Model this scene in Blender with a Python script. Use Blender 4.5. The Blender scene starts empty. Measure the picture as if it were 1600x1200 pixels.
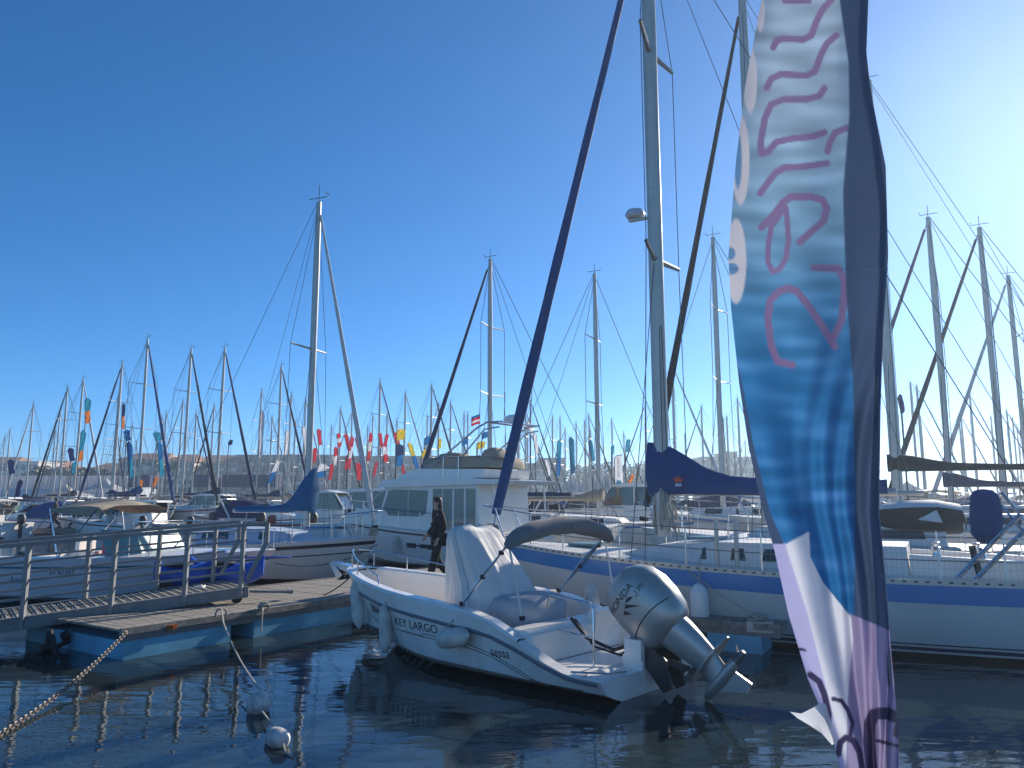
import bpy, math, random
import numpy as np
from mathutils import Vector, Matrix
R = math.radians
random.seed(7)
scene = bpy.context.scene
COL = scene.collection
# ------------------------------------------------------------------ camera, sky, sun, exposure
CAMZ = 2.15
PITCH = R(8.53)
cam = bpy.data.cameras.new('camera'); cam_o = bpy.data.objects.new('camera', cam); COL.objects.link(cam_o)
cam.sensor_width = 36; cam.lens = 27; cam.clip_start = 0.05; cam.clip_end = 4000
cam_o.location = (0, 0, CAMZ); cam_o.rotation_euler = (R(90) + PITCH, 0, 0)
scene.camera = cam_o
SUN_AZ, SUN_EL = R(38), R(24)          # azimuth to the right of the view direction
world = bpy.data.worlds.new('World'); scene.world = world; world.use_nodes = True
wn = world.node_tree.nodes; wl = world.node_tree.links
sky = wn.new('ShaderNodeTexSky'); sky.sky_type = 'NISHITA'; sky.sun_disc = False
sky.sun_elevation = SUN_EL; sky.sun_rotation = SUN_AZ
sky.air_density = 0.6; sky.dust_density = 0.2; sky.ozone_density = 7.0; sky.altitude = 0
bg = wn['Background']; bg.inputs['Strength'].default_value = 0.12
hs = wn.new('ShaderNodeHueSaturation'); hs.inputs['Saturation'].default_value = 1.12; hs.inputs['Hue'].default_value = 0.494; hs.inputs['Value'].default_value = 1.0
wl.new(sky.outputs['Color'], hs.inputs['Color']); wl.new(hs.outputs['Color'], bg.inputs['Color'])
sl = bpy.data.lights.new('sun', 'SUN'); sl.energy = 4.8; sl.angle = R(0.53); sl.color = (1.0, 0.92, 0.80)
sun = bpy.data.objects.new('sun', sl); COL.objects.link(sun)
sdir = Vector((math.sin(SUN_AZ) * math.cos(SUN_EL), math.cos(SUN_AZ) * math.cos(SUN_EL), math.sin(SUN_EL)))
sun.rotation_euler = (-sdir).to_track_quat('-Z', 'Y').to_euler(); sun.location = (20, 20, 30)
vs = scene.view_settings
vs.view_transform = 'Standard'; vs.look = 'None'; vs.gamma = 1; vs.exposure = 0.52; vs.use_curve_mapping = False
scene.cycles.max_bounces = 6; scene.cycles.transparent_max_bounces = 8
scene.cycles.sample_clamp_indirect = 6.0

# ------------------------------------------------------------------ helpers
CP, SP = math.cos(PITCH), math.sin(PITCH)
def W(px, py, y=None, z=None):
    """measured point of the place: where the sight line through a photo pixel reaches depth y or height z"""
    u = (px - 800) / 1200; v = (600 - py) / 1200
    d = Vector((u, CP - v * SP, SP + v * CP))
    k = y / d.y if y is not None else (z - CAMZ) / d.z
    return Vector((0, 0, CAMZ)) + d * k
def lerp(a, b, t): return a + (b - a) * t
def interp(tab, x):
    if x <= tab[0][0]: return tab[0][1]
    for (a, b), (c, d) in zip(tab, tab[1:]):
        if x <= c: return lerp(b, d, (x - a) / (c - a))
    return tab[-1][1]
def smooth(a, b, x):
    t = min(1, max(0, (x - a) / (b - a))); return t * t * (3 - 2 * t)

MATS = {}
def mat(name, col, rough=0.5, metal=0.0, var=0.08, scale=3.0, bump=0.0, bscale=40.0, spec=0.5, coat=0.0, trans=0.0, attr=None, alpha=1.0, streak=False):
    m = bpy.data.materials.new(name); m.use_nodes = True
    nt = m.node_tree; n = nt.nodes; l = nt.links; b = n['Principled BSDF']
    b.inputs['Roughness'].default_value = rough; b.inputs['Metallic'].default_value = metal
    b.inputs['Specular IOR Level'].default_value = spec
    b.inputs['Coat Weight'].default_value = coat
    tc = n.new('ShaderNodeTexCoord')
    src = None
    if attr:
        a = n.new('ShaderNodeAttribute'); a.attribute_name = attr; src = a.outputs['Color']
    if var > 0:
        no = n.new('ShaderNodeTexNoise'); no.inputs['Scale'].default_value = scale; no.inputs['Detail'].default_value = 6
        mp = n.new('ShaderNodeMapping'); l.new(tc.outputs['Object'], mp.inputs['Vector']); l.new(mp.outputs['Vector'], no.inputs['Vector'])
        if streak: mp.inputs['Scale'].default_value = (1, 1, 0.12)
        mr = n.new('ShaderNodeMapRange'); mr.inputs['From Min'].default_value = 0.3; mr.inputs['From Max'].default_value = 0.7
        mr.inputs['To Min'].default_value = 1 - var; mr.inputs['To Max'].default_value = 1 + var * 0.5
        l.new(no.outputs['Fac'], mr.inputs['Value'])
        mx = n.new('ShaderNodeVectorMath'); mx.operation = 'SCALE'
        if src: l.new(src, mx.inputs[0])
        else: mx.inputs[0].default_value = col[:3]
        l.new(mr.outputs['Result'], mx.inputs['Scale']); src = mx.outputs['Vector']
        rr = n.new('ShaderNodeMapRange'); rr.inputs['To Min'].default_value = max(0.02, rough - 0.08); rr.inputs['To Max'].default_value = min(1, rough + 0.1)
        l.new(no.outputs['Fac'], rr.inputs['Value']); l.new(rr.outputs['Result'], b.inputs['Roughness'])
    if src: l.new(src, b.inputs['Base Color'])
    else: b.inputs['Base Color'].default_value = (*col[:3], 1)
    if bump > 0:
        nb = n.new('ShaderNodeTexNoise'); nb.inputs['Scale'].default_value = bscale; nb.inputs['Detail'].default_value = 4
        l.new(tc.outputs['Object'], nb.inputs['Vector'])
        bp = n.new('ShaderNodeBump'); bp.inputs['Strength'].default_value = bump; bp.inputs['Distance'].default_value = 0.02
        l.new(nb.outputs['Fac'], bp.inputs['Height']); l.new(bp.outputs['Normal'], b.inputs['Normal'])
    if trans > 0:      # thin cloth that lets light through
        out = n['Material Output']; t = n.new('ShaderNodeBsdfTranslucent'); ms = n.new('ShaderNodeMixShader'); ms.inputs[0].default_value = trans
        if src: l.new(src, t.inputs['Color'])
        else: t.inputs['Color'].default_value = (*col[:3], 1)
        l.new(b.outputs[0], ms.inputs[1]); l.new(t.outputs[0], ms.inputs[2]); l.new(ms.outputs[0], out.inputs['Surface'])
    MATS[name] = m
    return m
def glassmat(name, col, rough=0.05):
    m = mat(name, col, rough, 0, 0.0, spec=0.8); return m

mat('gel', (.88, .83, .76), .25, var=.05, scale=1.5, coat=.2)
mat('gel_boat', (.88, .83, .76), .28, var=.16, scale=2.2, coat=.15, streak=True)
mat('gel_cream', (.70, .66, .58), .3, var=.06, scale=1.5)
mat('gel_pink', (.74, .60, .58), .3, var=.06, scale=1.5)
mat('gel_grey', (.55, .57, .60), .35, var=.08)
mat('deck_white', (.74, .71, .66), .55, var=.1, scale=4, bump=.05, bscale=120)
mat('deck_blue', (.42, .50, .60), .5, var=.1, scale=4)
mat('hull_blue', (.05, .23, .52), .3, var=.08, scale=1.2, coat=.2)
mat('hull_navy', (.015, .03, .09), .3, var=.1)
mat('stripe_dark', (.02, .022, .03), .35, var=.1)
mat('stripe_red', (.35, .03, .03), .4, var=.1)
mat('antifoul', (.012, .012, .014), .6, var=.2)
mat('rubber', (.02, .02, .022), .6, var=.2)
mat('rubrail', (.16, .16, .18), .5, var=.1)
mat('steel', (.62, .62, .63), .18, 1.0, var=.04)
mat('alu', (.55, .51, .45), .42, .4, var=.1, scale=6)
mat('alu_dark', (.16, .16, .165), .45, .5, var=.12, scale=6)
mat('wire', (.10, .10, .11), .5, .4, var=0)
mat('galv', (.25, .25, .245), .55, .35, var=.2, scale=8)
mat('canvas_blue', (.016, .065, .20), .8, var=.15, scale=5, bump=.25, bscale=14)
mat('canvas_navy', (.010, .022, .085), .8, var=.15, scale=5, bump=.2, bscale=14)
mat('canvas_teal', (.012, .12, .26), .8, var=.15, scale=5, bump=.2, bscale=14)
mat('canvas_dark', (.022, .024, .03), .85, var=.2, scale=5, bump=.2, bscale=14)
mat('canvas_grey', (.20, .19, .185), .85, var=.12, scale=5, bump=.35, bscale=12)
mat('canvas_tan', (.36, .30, .22), .85, var=.15, scale=5, bump=.3, bscale=12)
mat('canvas_white', (.80, .76, .71), .75, var=.06, scale=3, bump=.3, bscale=7, trans=.12)
mat('sail_white', (.62, .61, .58), .8, var=.12, scale=8, bump=.2, bscale=20)
mat('wood_grey', (.30, .265, .22), .8, var=.5, scale=9, bump=.3, bscale=60)
mat('wood_brown', (.13, .055, .028), .6, var=.3, scale=9)
mat('float_blue', (.16, .46, .60), .55, var=.25, scale=2.5, bump=.1, bscale=15)
mat('cable_grey', (.3, .3, .3), .6, var=.1)
mat('float_dark', (.03, .035, .04), .7, var=.3)
mat('plastic_blue', (.012, .085, .46), .35, var=.08)
mat('fender', (.66, .62, .55), .5, var=.3, scale=5)
mat('buoy', (.66, .62, .57), .6, var=.55, scale=9)
mat('rope', (.50, .46, .38), .9, var=.3, scale=60, bump=.5, bscale=200)
mat('rope_dark', (.06, .06, .065), .9, var=.3, scale=60)
mat('rope_blue', (.03, .14, .35), .9, var=.3, scale=60)
mat('engine', (.44, .42, .39), .34, .5, var=.06, scale=2)
mat('engine_dark', (.03, .03, .032), .45, var=.2)
mat('glass_dark', (.02, .028, .032), .06, var=0, spec=.9)
mat('glass_green', (.09, .145, .15), .08, var=0, spec=.9)
mat('glass_teal', (.16, .30, .30), .35, var=0, spec=.15)
mat('black', (.012, .012, .013), .5, var=0)
mat('ink', (.02, .02, .03), .5, var=0)
mat('ink_lilac', (.35, .22, .36), .5, var=0)
mat('ink_teal', (.03, .16, .19), .5, var=0)
mat('red', (.55, .03, .04), .6, var=.1)
mat('flag_red', (.62, .03, .05), .8, var=.1, trans=.4)
mat('flag_white', (.75, .75, .77), .8, var=.06, trans=.4)
mat('flag_blue', (.02, .16, .42), .8, var=.15, trans=.4)
mat('flag_navy', (.02, .03, .12), .8, var=.15, trans=.4)
mat('flag_teal', (.03, .28, .42), .8, var=.15, trans=.4)
mat('flag_orange', (.75, .22, .03), .8, var=.1, trans=.4)
mat('flag_yellow', (.75, .55, .04), .8, var=.1, trans=.4)
mat('orange_buoy', (.65, .09, .03), .5, var=.1)
mat('skin', (.48, .29, .22), .55, var=.05)
mat('hair', (.018, .010, .007), .6, var=.3, scale=30)
mat('hair_fair', (.38, .25, .12), .6, var=.3, scale=30)
mat('cloth_black', (.012, .012, .014), .85, var=.2, scale=12)
mat('cloth_navy', (.02, .025, .045), .85, var=.2, scale=12)
mat('cloth_grey', (.16, .16, .17), .85, var=.2, scale=12)
mat('cloth_red', (.30, .03, .03), .85, var=.2, scale=12)
mat('cloth_blue', (.05, .12, .28), .85, var=.2, scale=12)
mat('wall_cream', (.70, .60, .46), .85, var=.1, scale=.15)
mat('wall_pale', (.80, .73, .63), .85, var=.1, scale=.15)
mat('wall_brown', (.42, .30, .24), .85, var=.12, scale=.15)
mat('wall_rose', (.55, .40, .33), .85, var=.12, scale=.15)
mat('roof_tile', (.36, .18, .11), .85, var=.25, scale=.4)
mat('tent_white', (.80, .79, .77), .7, var=.05, scale=.3, trans=.5)
mat('concrete', (.32, .31, .29), .85, var=.2, scale=1.5, bump=.2, bscale=30)
mat('bark', (.10, .07, .05), .9, var=.3, scale=4)
mat('leaf', (.040, .065, .022), .7, var=.5, scale=.5)
mat('leaf_palm', (.05, .075, .03), .7, var=.4, scale=.6)

class MB:
    def __init__(s): s.v = []; s.f = []
    def add(s, vs, fs):
        o = len(s.v); s.v += [tuple(p) for p in vs]; s.f += [tuple(i + o for i in f) for f in fs]; return s
    def box(s, c, d, rz=0, M=None):
        x, y, z = d[0] / 2, d[1] / 2, d[2] / 2
        vs = [Vector((a, b, e)) for a in (-x, x) for b in (-y, y) for e in (-z, z)]
        if rz: vs = [Matrix.Rotation(rz, 3, 'Z') @ p for p in vs]
        if M: vs = [M @ p for p in vs]
        vs = [p + Vector(c) for p in vs]
        return s.add(vs, [(0, 1, 3, 2), (4, 6, 7, 5), (0, 4, 5, 1), (2, 3, 7, 6), (0, 2, 6, 4), (1, 5, 7, 3)])
    def bar(s, a, b, w, h):
        """rectangular bar from a to b, w across, h high"""
        a, b = Vector(a), Vector(b); d = (b - a); L = d.length; d.normalize()
        up = Vector((0, 0, 1)) if abs(d.z) < .95 else Vector((1, 0, 0))
        sx = d.cross(up).normalized(); uz = sx.cross(d).normalized()
        vs = [p + sx * i * w / 2 + uz * j * h / 2 for p in (a, b) for i in (-1, 1) for j in (-1, 1)]
        return s.add(vs, [(0, 1, 3, 2), (4, 6, 7, 5), (0, 4, 5, 1), (2, 3, 7, 6), (0, 2, 6, 4), (1, 5, 7, 3)])
    def tube(s, pts, r, n=6, cap=True):
        pts = [Vector(p) for p in pts]; N = len(pts)
        rr = r if isinstance(r, (list, tuple)) else [r] * N
        rings = []
        prev = None
        for i, p in enumerate(pts):
            d = (pts[min(i + 1, N - 1)] - pts[max(i - 1, 0)])
            if d.length < 1e-9: d = Vector((0, 0, 1))
            d.normalize()
            if prev is None:
                a = Vector((0, 0, 1)) if abs(d.z) < .9 else Vector((1, 0, 0))
                sx = d.cross(a).normalized()
            else:
                sx = (prev - d * prev.dot(d)); sx.normalize()
            prev = sx; sy = d.cross(sx)
            rings.append([p + (sx * math.cos(2 * math.pi * k / n) + sy * math.sin(2 * math.pi * k / n)) * rr[i] for k in range(n)])
        return s.loft(rings, True, cap)
    def loft(s, rings, closed=True, cap=True):
        n = len(rings[0]); vs = [p for r in rings for p in r]; fs = []
        for i in range(len(rings) - 1):
            for k in range(n if closed else n - 1):
                k2 = (k + 1) % n
                fs.append((i * n + k, i * n + k2, (i + 1) * n + k2, (i + 1) * n + k))
        if cap and closed:
            fs.append(tuple(range(n - 1, -1, -1))); m = (len(rings) - 1) * n; fs.append(tuple(m + k for k in range(n)))
        return s.add(vs, fs)
    def lathe(s, prof, c=(0, 0, 0), axis=(0, 0, 1), n=12):
        """profile of (radius, height) pairs turned about an axis"""
        q = Vector((0, 0, 1)).rotation_difference(Vector(axis))
        rings = [[Vector(c) + q @ Vector((r * math.cos(2 * math.pi * k / n), r * math.sin(2 * math.pi * k / n), h)) for k in range(n)] for r, h in prof]
        return s.loft(rings, True, True)
    def prism(s, poly, a, b):
        """polygon of 3D points swept from offset a to offset b"""
        a, b = Vector(a), Vector(b); n = len(poly)
        vs = [Vector(p) + a for p in poly] + [Vector(p) + b for p in poly]
        return s.add(vs, [tuple(range(n - 1, -1, -1)), tuple(range(n, 2 * n))] + [(i, (i + 1) % n, n + (i + 1) % n, n + i) for i in range(n)])
    def mesh(s, name, m, smooth=True, angle=35):
        me = bpy.data.meshes.new(name); me.from_pydata(s.v, [], s.f); me.update()
        if m: me.materials.append(MATS[m] if isinstance(m, str) else m)
        if smooth:
            me.shade_smooth(); me.set_sharp_from_angle(angle=R(angle))
        return me
    def build(s, name, m, parent=None, smooth=True, angle=35, kind=None):
        import bmesh
        me = s.mesh(name, m, False)
        bm = bmesh.new(); bm.from_mesh(me); bmesh.ops.recalc_face_normals(bm, faces=bm.faces); bm.to_mesh(me); bm.free()
        if smooth: me.shade_smooth(); me.set_sharp_from_angle(angle=R(angle))
        return place(name, me, parent, kind)
def place(name, me, parent=None, kind=None, loc=None, rz=0):
    o = bpy.data.objects.new(name, me); COL.objects.link(o)
    if parent: o.parent = parent
    if kind: o['kind'] = kind
    if loc is not None: o.location = loc; o.rotation_euler = (0, 0, rz)
    return o
def thing(name, label, cat, loc=(0, 0, 0), rz=0, group=None):
    o = bpy.data.objects.new(name, None); COL.objects.link(o); o.location = loc; o.rotation_euler = (0, 0, rz)
    o.empty_display_size = .2
    return tag(o, label, cat, group)
def tag(o, label, cat, group=None):
    o['label'] = label; o['category'] = cat
    if group: o['group'] = group
    return o
def struct(name, mb, m, **k):
    o = mb.build(name, m, **k); o['kind'] = 'structure'; return o
def copy_tree(o, parent=None):
    c = o.copy(); COL.objects.link(c); c.parent = parent
    for ch in o.children: copy_tree(ch, c)
    return c
def text_mesh(body, size, res=3):
    cu = bpy.data.curves.new('lettering', 'FONT'); cu.body = body; cu.size = size; cu.resolution_u = res
    ob = bpy.data.objects.new('lettering', cu); COL.objects.link(ob)
    dg = bpy.context.evaluated_depsgraph_get(); me = bpy.data.meshes.new_from_object(ob.evaluated_get(dg))
    bpy.data.objects.remove(ob); bpy.data.curves.remove(cu)
    return me
# ------------------------------------------------------------------ water, quay, far shore
def water_material():
    m = bpy.data.materials.new('water'); m.use_nodes = True
    nt = m.node_tree; n = nt.nodes; l = nt.links; b = n['Principled BSDF']
    b.inputs['Base Color'].default_value = (.018, .030, .034, 1); b.inputs['Roughness'].default_value = .035
    b.inputs['IOR'].default_value = 1.33; b.inputs['Specular IOR Level'].default_value = .5
    tc = n.new('ShaderNodeTexCoord')
    def noise(sx, sy, rot, detail):
        mp = n.new('ShaderNodeMapping'); mp.inputs['Scale'].default_value = (sx, sy, 1); mp.inputs['Rotation'].default_value = (0, 0, R(rot))
        no = n.new('ShaderNodeTexNoise'); no.inputs['Scale'].default_value = 1; no.inputs['Detail'].default_value = detail; no.inputs['Roughness'].default_value = .5
        l.new(tc.outputs['Object'], mp.inputs['Vector']); l.new(mp.outputs['Vector'], no.inputs['Vector']); return no.outputs['Fac']
    a = noise(.8, 2.2, 8, 2); c = noise(3.0, 7.5, -14, 3)
    patch = noise(.12, .2, 30, 2)
    mr = n.new('ShaderNodeMapRange'); mr.inputs['From Min'].default_value = .38; mr.inputs['From Max'].default_value = .62; mr.inputs['To Min'].default_value = .15; mr.inputs['To Max'].default_value = .6
    l.new(patch, mr.inputs['Value'])
    mul = n.new('ShaderNodeMath'); mul.operation = 'MULTIPLY'; l.new(c, mul.inputs[0]); l.new(mr.outputs['Result'], mul.inputs[1])
    sc = n.new('ShaderNodeMath'); sc.operation = 'MULTIPLY_ADD'; sc.inputs[1].default_value = 1.0; l.new(a, sc.inputs[0]); l.new(mul.outputs[0], sc.inputs[2])
    bp = n.new('ShaderNodeBump'); bp.inputs['Strength'].default_value = 1.0; bp.inputs['Distance'].default_value = .011
    l.new(sc.outputs[0], bp.inputs['Height']); l.new(bp.outputs['Normal'], b.inputs['Normal'])
    MATS['water'] = m
water_material()
struct('water', MB().add([(-1500, -60, 0), (1500, -60, 0), (1500, 2500, 0), (-1500, 2500, 0)], [(0, 1, 2, 3)]), 'water', smooth=False)
quay = MB().prism([(9, 4.1, 0), (9, -9, 0), (-20, -9, 0), (-20, 7.0, 0), (-11.6, 7.0, 0), (-5.5, 4.1, 0)], (0, 0, -1.5), (0, 0, .5))
struct('quay', quay, 'concrete', smooth=False)
struct('shore', MB().box((0, 445, .3), (1600, 600, 1.6)), 'concrete', smooth=False)

# ------------------------------------------------------------------ floating pontoons with planks
def plank_mesh(L, w, t, m='wood_grey'):
    return MB().box((0, 0, 0), (w, L, t)).mesh('plank', m, False)
def pontoon(name, label, p0, d, length, width, z, near_floats, cat='pontoon'):
    """p0: near corner of the water-side edge, d: unit direction of that edge; the deck lies to the left of d"""
    rz = math.atan2(d[1], d[0]); root = thing(name, label, cat, (p0[0], p0[1], 0), rz)
    # local: x along the edge, y to the left (into the deck)
    n = int(length / .145); me = plank_mesh(width - .14, .135, .03)
    for i in range(n):
        o = place('plank', me, root, loc=((i + .5) * length / n, width / 2, z - .015 + random.uniform(-.003, .003)), rz=random.uniform(-.004, .004))
    b = MB()
    for y in (.035, width - .035): b.box((length / 2, y, z - .03), (length, .07, .09))
    b.build('edge_beam', 'wood_grey', root, False)
    b = MB()
    for y in (.06, width - .06): b.box((length / 2, y, z - .12), (length - .02, .05, .11))
    for i in range(7): b.box(((i + .5) * length / 7, width / 2, z - .105), (.06, width - .2, .1))
    b.build('side_beam', 'galv', root, False)
    for (a, e) in near_floats:
        f = MB(); c = .05; zt, zb = z - .17, -.28
        poly = [(a, .03, zb), (e, .03, zb), (e - .02, .03, zt - .0), (a + .02, .03, zt)]
        f.prism(poly, (0, 0, 0), (0, width - .06, 0)); f.build('float_block', 'float_blue', root, False)
    return root
PD = Vector((.56, .83)).normalized(); PN = Vector((-PD.y, PD.x))
P0 = Vector((-5.25, 10.72)); PZ = .41
main_pontoon = pontoon('pontoon', 'main floating pontoon of grey planks on blue floats under the gangway', P0, PD, 9.6, 2.8, PZ,
                       [(.05, 1.75), (2.15, 4.3), (4.75, 6.9), (7.3, 9.4)])
FD = Vector((-.88, .475)).normalized(); F0 = Vector((3.72, 11.02))
# finger: its far edge is the left of the reversed direction, so start at the root
FS = F0 + FD * 7.0
finger = pontoon('finger_pontoon', 'narrow finger pontoon between the motorboat and the blue-banded yacht', FS, -FD, 7.0, .95, PZ,
                 [(.3, 1.6), (3.0, 4.4), (5.95, 6.75)])
# cleat bow of bent bar with a small block at the finger's end
def cleat(p, rz, label, r=.09):
    o = MB().tube([(-r, 0, 0), (-r, 0, .07), (-r * .6, 0, .12), (r * .6, 0, .12), (r, 0, .07), (r, 0, 0)], .014, 8).build('mooring_cleat', 'galv')
    o.location = p; o.rotation_euler = (0, 0, rz); return tag(o, label, 'cleat')
def on_pontoon(px, py): return W(px, py, z=PZ)
ca, cb = on_pontoon(345, 964), on_pontoon(412, 953)
prz = math.atan2(PD.y, PD.x)
cleat(ca, prz, 'grey hoop cleat with the buoy line tied to it')
cleat(cb, prz, 'grey hoop cleat wrapped in a loose white rope')
def rope(name, label, pts, r, m, sag=0.0, n=14, cat='rope'):
    P = [Vector(p) for p in pts]
    if len(P) == 2:
        P = [P[0].lerp(P[1], i / n) - Vector((0, 0, sag * 4 * (i / n) * (1 - i / n))) for i in range(n + 1)]
    return tag(MB().tube(P, r, 6).build(name, m), label, cat)
def knot(name, label, c, rr, m, turns=5, r=.012, flat=.5):
    pts = []
    for i in range(turns * 12):
        a = i / 12 * 2 * math.pi; q = rr * (.7 + .3 * math.sin(i * .37))
        pts.append((c[0] + q * math.cos(a), c[1] + q * math.sin(a) * .8, c[2] + .02 + rr * flat * (.5 + .5 * math.sin(i * .61))))
    return tag(MB().tube(pts, r, 5).build(name, m), label, 'rope')
knot('rope_coil', 'white rope bundled on the second cleat of the pontoon', (cb.x, cb.y, PZ + .02), .10, 'rope', 4)
rope('rope_tail', 'short white rope end hanging over the pontoon edge', [(cb.x + .02, cb.y - .1, PZ + .05), (cb.x + .06, cb.y - .25, PZ + .02), (cb.x + .07, cb.y - .29, PZ - .15), (cb.x + .07, cb.y - .3, PZ - .28)], .012, 'rope')
# number plate on the edge beam
pl = thing('number_plate', 'small yellow and black plate on the pontoon edge beam', 'plate', (0, 0, 0))
q0 = P0 + PD * .72 - PN * .006
MB().box((q0.x, q0.y, PZ - .06), (.16, .008, .07), rz=prz).build('plate', 'flag_orange', pl, False)
for k in (-.055, .0):
    q1 = q0 + PD * k - PN * .006
    MB().box((q1.x, q1.y, PZ - .06), (.022, .008, .05), rz=prz).build('digit', 'black', pl, False)
# buoys and their line
b1, b2 = W(404, 1112, z=.0), W(433, 1163, z=0)
line_pts = [(ca.x, ca.y, PZ + .12)] + [Vector((ca.x, ca.y - .08, PZ + .1)).lerp(Vector((b1.x - .02, b1.y + .08, .2)), t) - Vector((0, 0, .10 * 4 * t * (1 - t))) for t in (.15, .3, .45, .6, .75, .9, 1)]
rope('buoy_line', 'pale rope running from the pontoon cleat down to the buoy', line_pts, .012, 'rope')
def buoy(p, prof, axis, label):
    o = MB().lathe(prof, (0, 0, 0), axis, 18).build('mooring_buoy', 'buoy'); o.location = p; return tag(o, label, 'buoy', 'white buoys on the mooring line')
buoy((b1.x, b1.y, .07), [(.02, -.125), (.075, -.11), (.112, -.05), (.12, 0), (.12, .01), (.112, .06), (.075, .11), (.02, .128)], (.25, -.2, 1), 'round dirty white buoy on the pale rope')
buoy((b2.x, b2.y, .05), [(.02, -.15), (.06, -.14), (.088, -.09), (.092, 0), (.088, .09), (.06, .14), (.02, .15)], (.55, -.8, .12), 'oblong white float lying beyond the round buoy')
rope('float_line', 'short rope joining the round buoy to the oblong float', [(b1.x + .05, b1.y - .12, .06), (b2.x - .05, b2.y + .14, .08)], .011, 'rope', .0, 3)
rope('float_tail', 'rope end trailing from the oblong float into the water', [(b2.x + .10, b2.y - .16, .05), (b2.x + .15, b2.y - .26, .015), (b2.x + .24, b2.y - .36, .004)], .010, 'rope')
# chain to the lower corner
def chain(label, a, b, sag, n, r=.008, l=.052):
    a, b = Vector(a), Vector(b); root = thing('mooring_chain', label, 'chain', a)
    proto = None
    pts = [a.lerp(b, i / n) - Vector((0, 0, sag * 4 * (i / n) * (1 - i / n))) for i in range(n + 1)]
    ring = []
    for k in range(12):
        t = 2 * math.pi * k / 12; ring.append(Vector(((l * .62) * math.cos(t), l * .42 * math.sin(t), 0)))
    mb = MB(); mb.tube(ring + [ring[0]], r, 5, False); me = mb.mesh('chain_link', 'chain_metal')
    for i in range(n):
        d = (pts[i + 1] - pts[i]).normalized(); q = Vector((1, 0, 0)).rotation_difference(d)
        o = place('chain_link', me, root); o.location = (pts[i] + pts[i + 1]) / 2 - a
        o.rotation_mode = 'QUATERNION'; o.rotation_quaternion = q @ Matrix.Rotation(R(45 if i % 2 else -45), 3, 'X').to_quaternion()
mat('chain_metal', (.24, .20, .165), .6, .5, var=.4, scale=20)
c0 = P0 + PD * .05 - PN * .03
c1 = W(-30, 1165, z=.02)
nl = int((Vector((c0.x, c0.y, PZ - .03)) - c1).length / .052)
chain('rusty pale chain running from the pontoon corner down into the water', (c0.x, c0.y, PZ - .03), c1, .10, nl)

# ------------------------------------------------------------------ gangway
G0 = Vector((-7.1, 11.55, .40)); G1 = Vector((-4.50, 13.45, .62)); gd = (G1 - G0); glen = gd.length
gu = gd.normalized(); gside = Vector((-gu.y, gu.x, 0)).normalized(); GW = 1.25
root = thing('gangway', 'galvanised gangway with plank deck and railings leading down to the pontoon', 'gangway', (0, 0, 0))
GA = G0 - gu * 6.2
for s, nm in ((0, 'side_beam'), (GW, 'side_beam')):
    a, e = GA + gside * s, G1 + gside * s
    MB().bar(a - Vector((0, 0, .03)), e - Vector((0, 0, .03)), .06, .17).bar(a + Vector((0, 0, .06)), e + Vector((0, 0, .06)), .09, .012).build(nm, 'galv', root, False)
total = (G1 - GA).length; npl = int(total / .128)
me = MB().box((0, 0, 0), (.105, GW - .08, .03)).mesh('plank', 'wood_grey', False)
prz_g = math.atan2(gu.y, gu.x)
for i in range(npl):
    p = GA + gu * ((i + .5) * total / npl) + gside * GW / 2 + Vector((0, 0, .03))
    o = place('plank', me, root, loc=p); o.rotation_euler = (0, -math.asin(gu.z), prz_g)
me = MB().box((0, 0, 0), (.016, GW - .1, .012)).mesh('grip_strip', 'rope', False)
for i in range(npl):
    p = GA + gu * ((i + .5) * total / npl) + gside * GW / 2 + Vector((0, 0, .051))
    o = place('grip_strip', me, root, loc=p); o.rotation_euler = (0, -math.asin(gu.z), prz_g)
RH = 1.10
for s in (-.03, GW + .03):
    sd = gside * s; outw = -1 if s < 0 else 1
    ks = [-6.0, -4.7, -3.4, -2.1, -.02, 1.13, 2.2, 3.10] if s < 0 else [-5.6, -4.3, -3.0, -1.7, -.35, .95, 2.05, 3.0]
    for k in ks:
        p = G0 + gu * k + sd
        MB().bar(p - Vector((0, 0, .10)), p + Vector((0, 0, RH)), .065, .065).build('post', 'galv', root, False)
    a, e = GA + sd, G1 + sd + gu * (.28 if s < 0 else .2)
    up = Vector((0, 0, RH))
    MB().bar(a + up, e + up, .07, .06).build('handrail', 'galv', root, False)
    for h in (.32, .58, .84):
        MB().bar(a + Vector((0, 0, h)), G1 + sd * 1.0 - gu * .05 + Vector((0, 0, h)), .022, .035).build('rail', 'galv', root, False)
    pe = e + up
    br = MB(); br.bar(pe - Vector((0, 0, .0)), pe - Vector((0, 0, .34)), .06, .07)
    br.bar(pe - Vector((0, 0, .32)), e - gu * .30 + Vector((0, 0, .18)), .055, .065)
    br.build('end_brace', 'galv', root, False)
for s in (.1, GW - .1):
    p = G1 + gside * s - gu * .15 - Vector((0, 0, .12)); MB().lathe([(.02, -.04), (.085, -.04), (.085, .04), (.02, .04)], p, gside, 14).build('roller', 'rubber', root)
MB().bar(G1 + gu * .02 - gside * .05 + Vector((0, 0, -.02)), G1 + gu * .75 - gside * .05 - Vector((0, 0, .13)), .05, .04).bar(G1 + gu * .75 - gside * .05 - Vector((0, 0, .13)), G1 + gu * .75 + gside * .1 - Vector((0, 0, .13)), .06, .06).build('guide_bar', 'galv', root, False)
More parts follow.
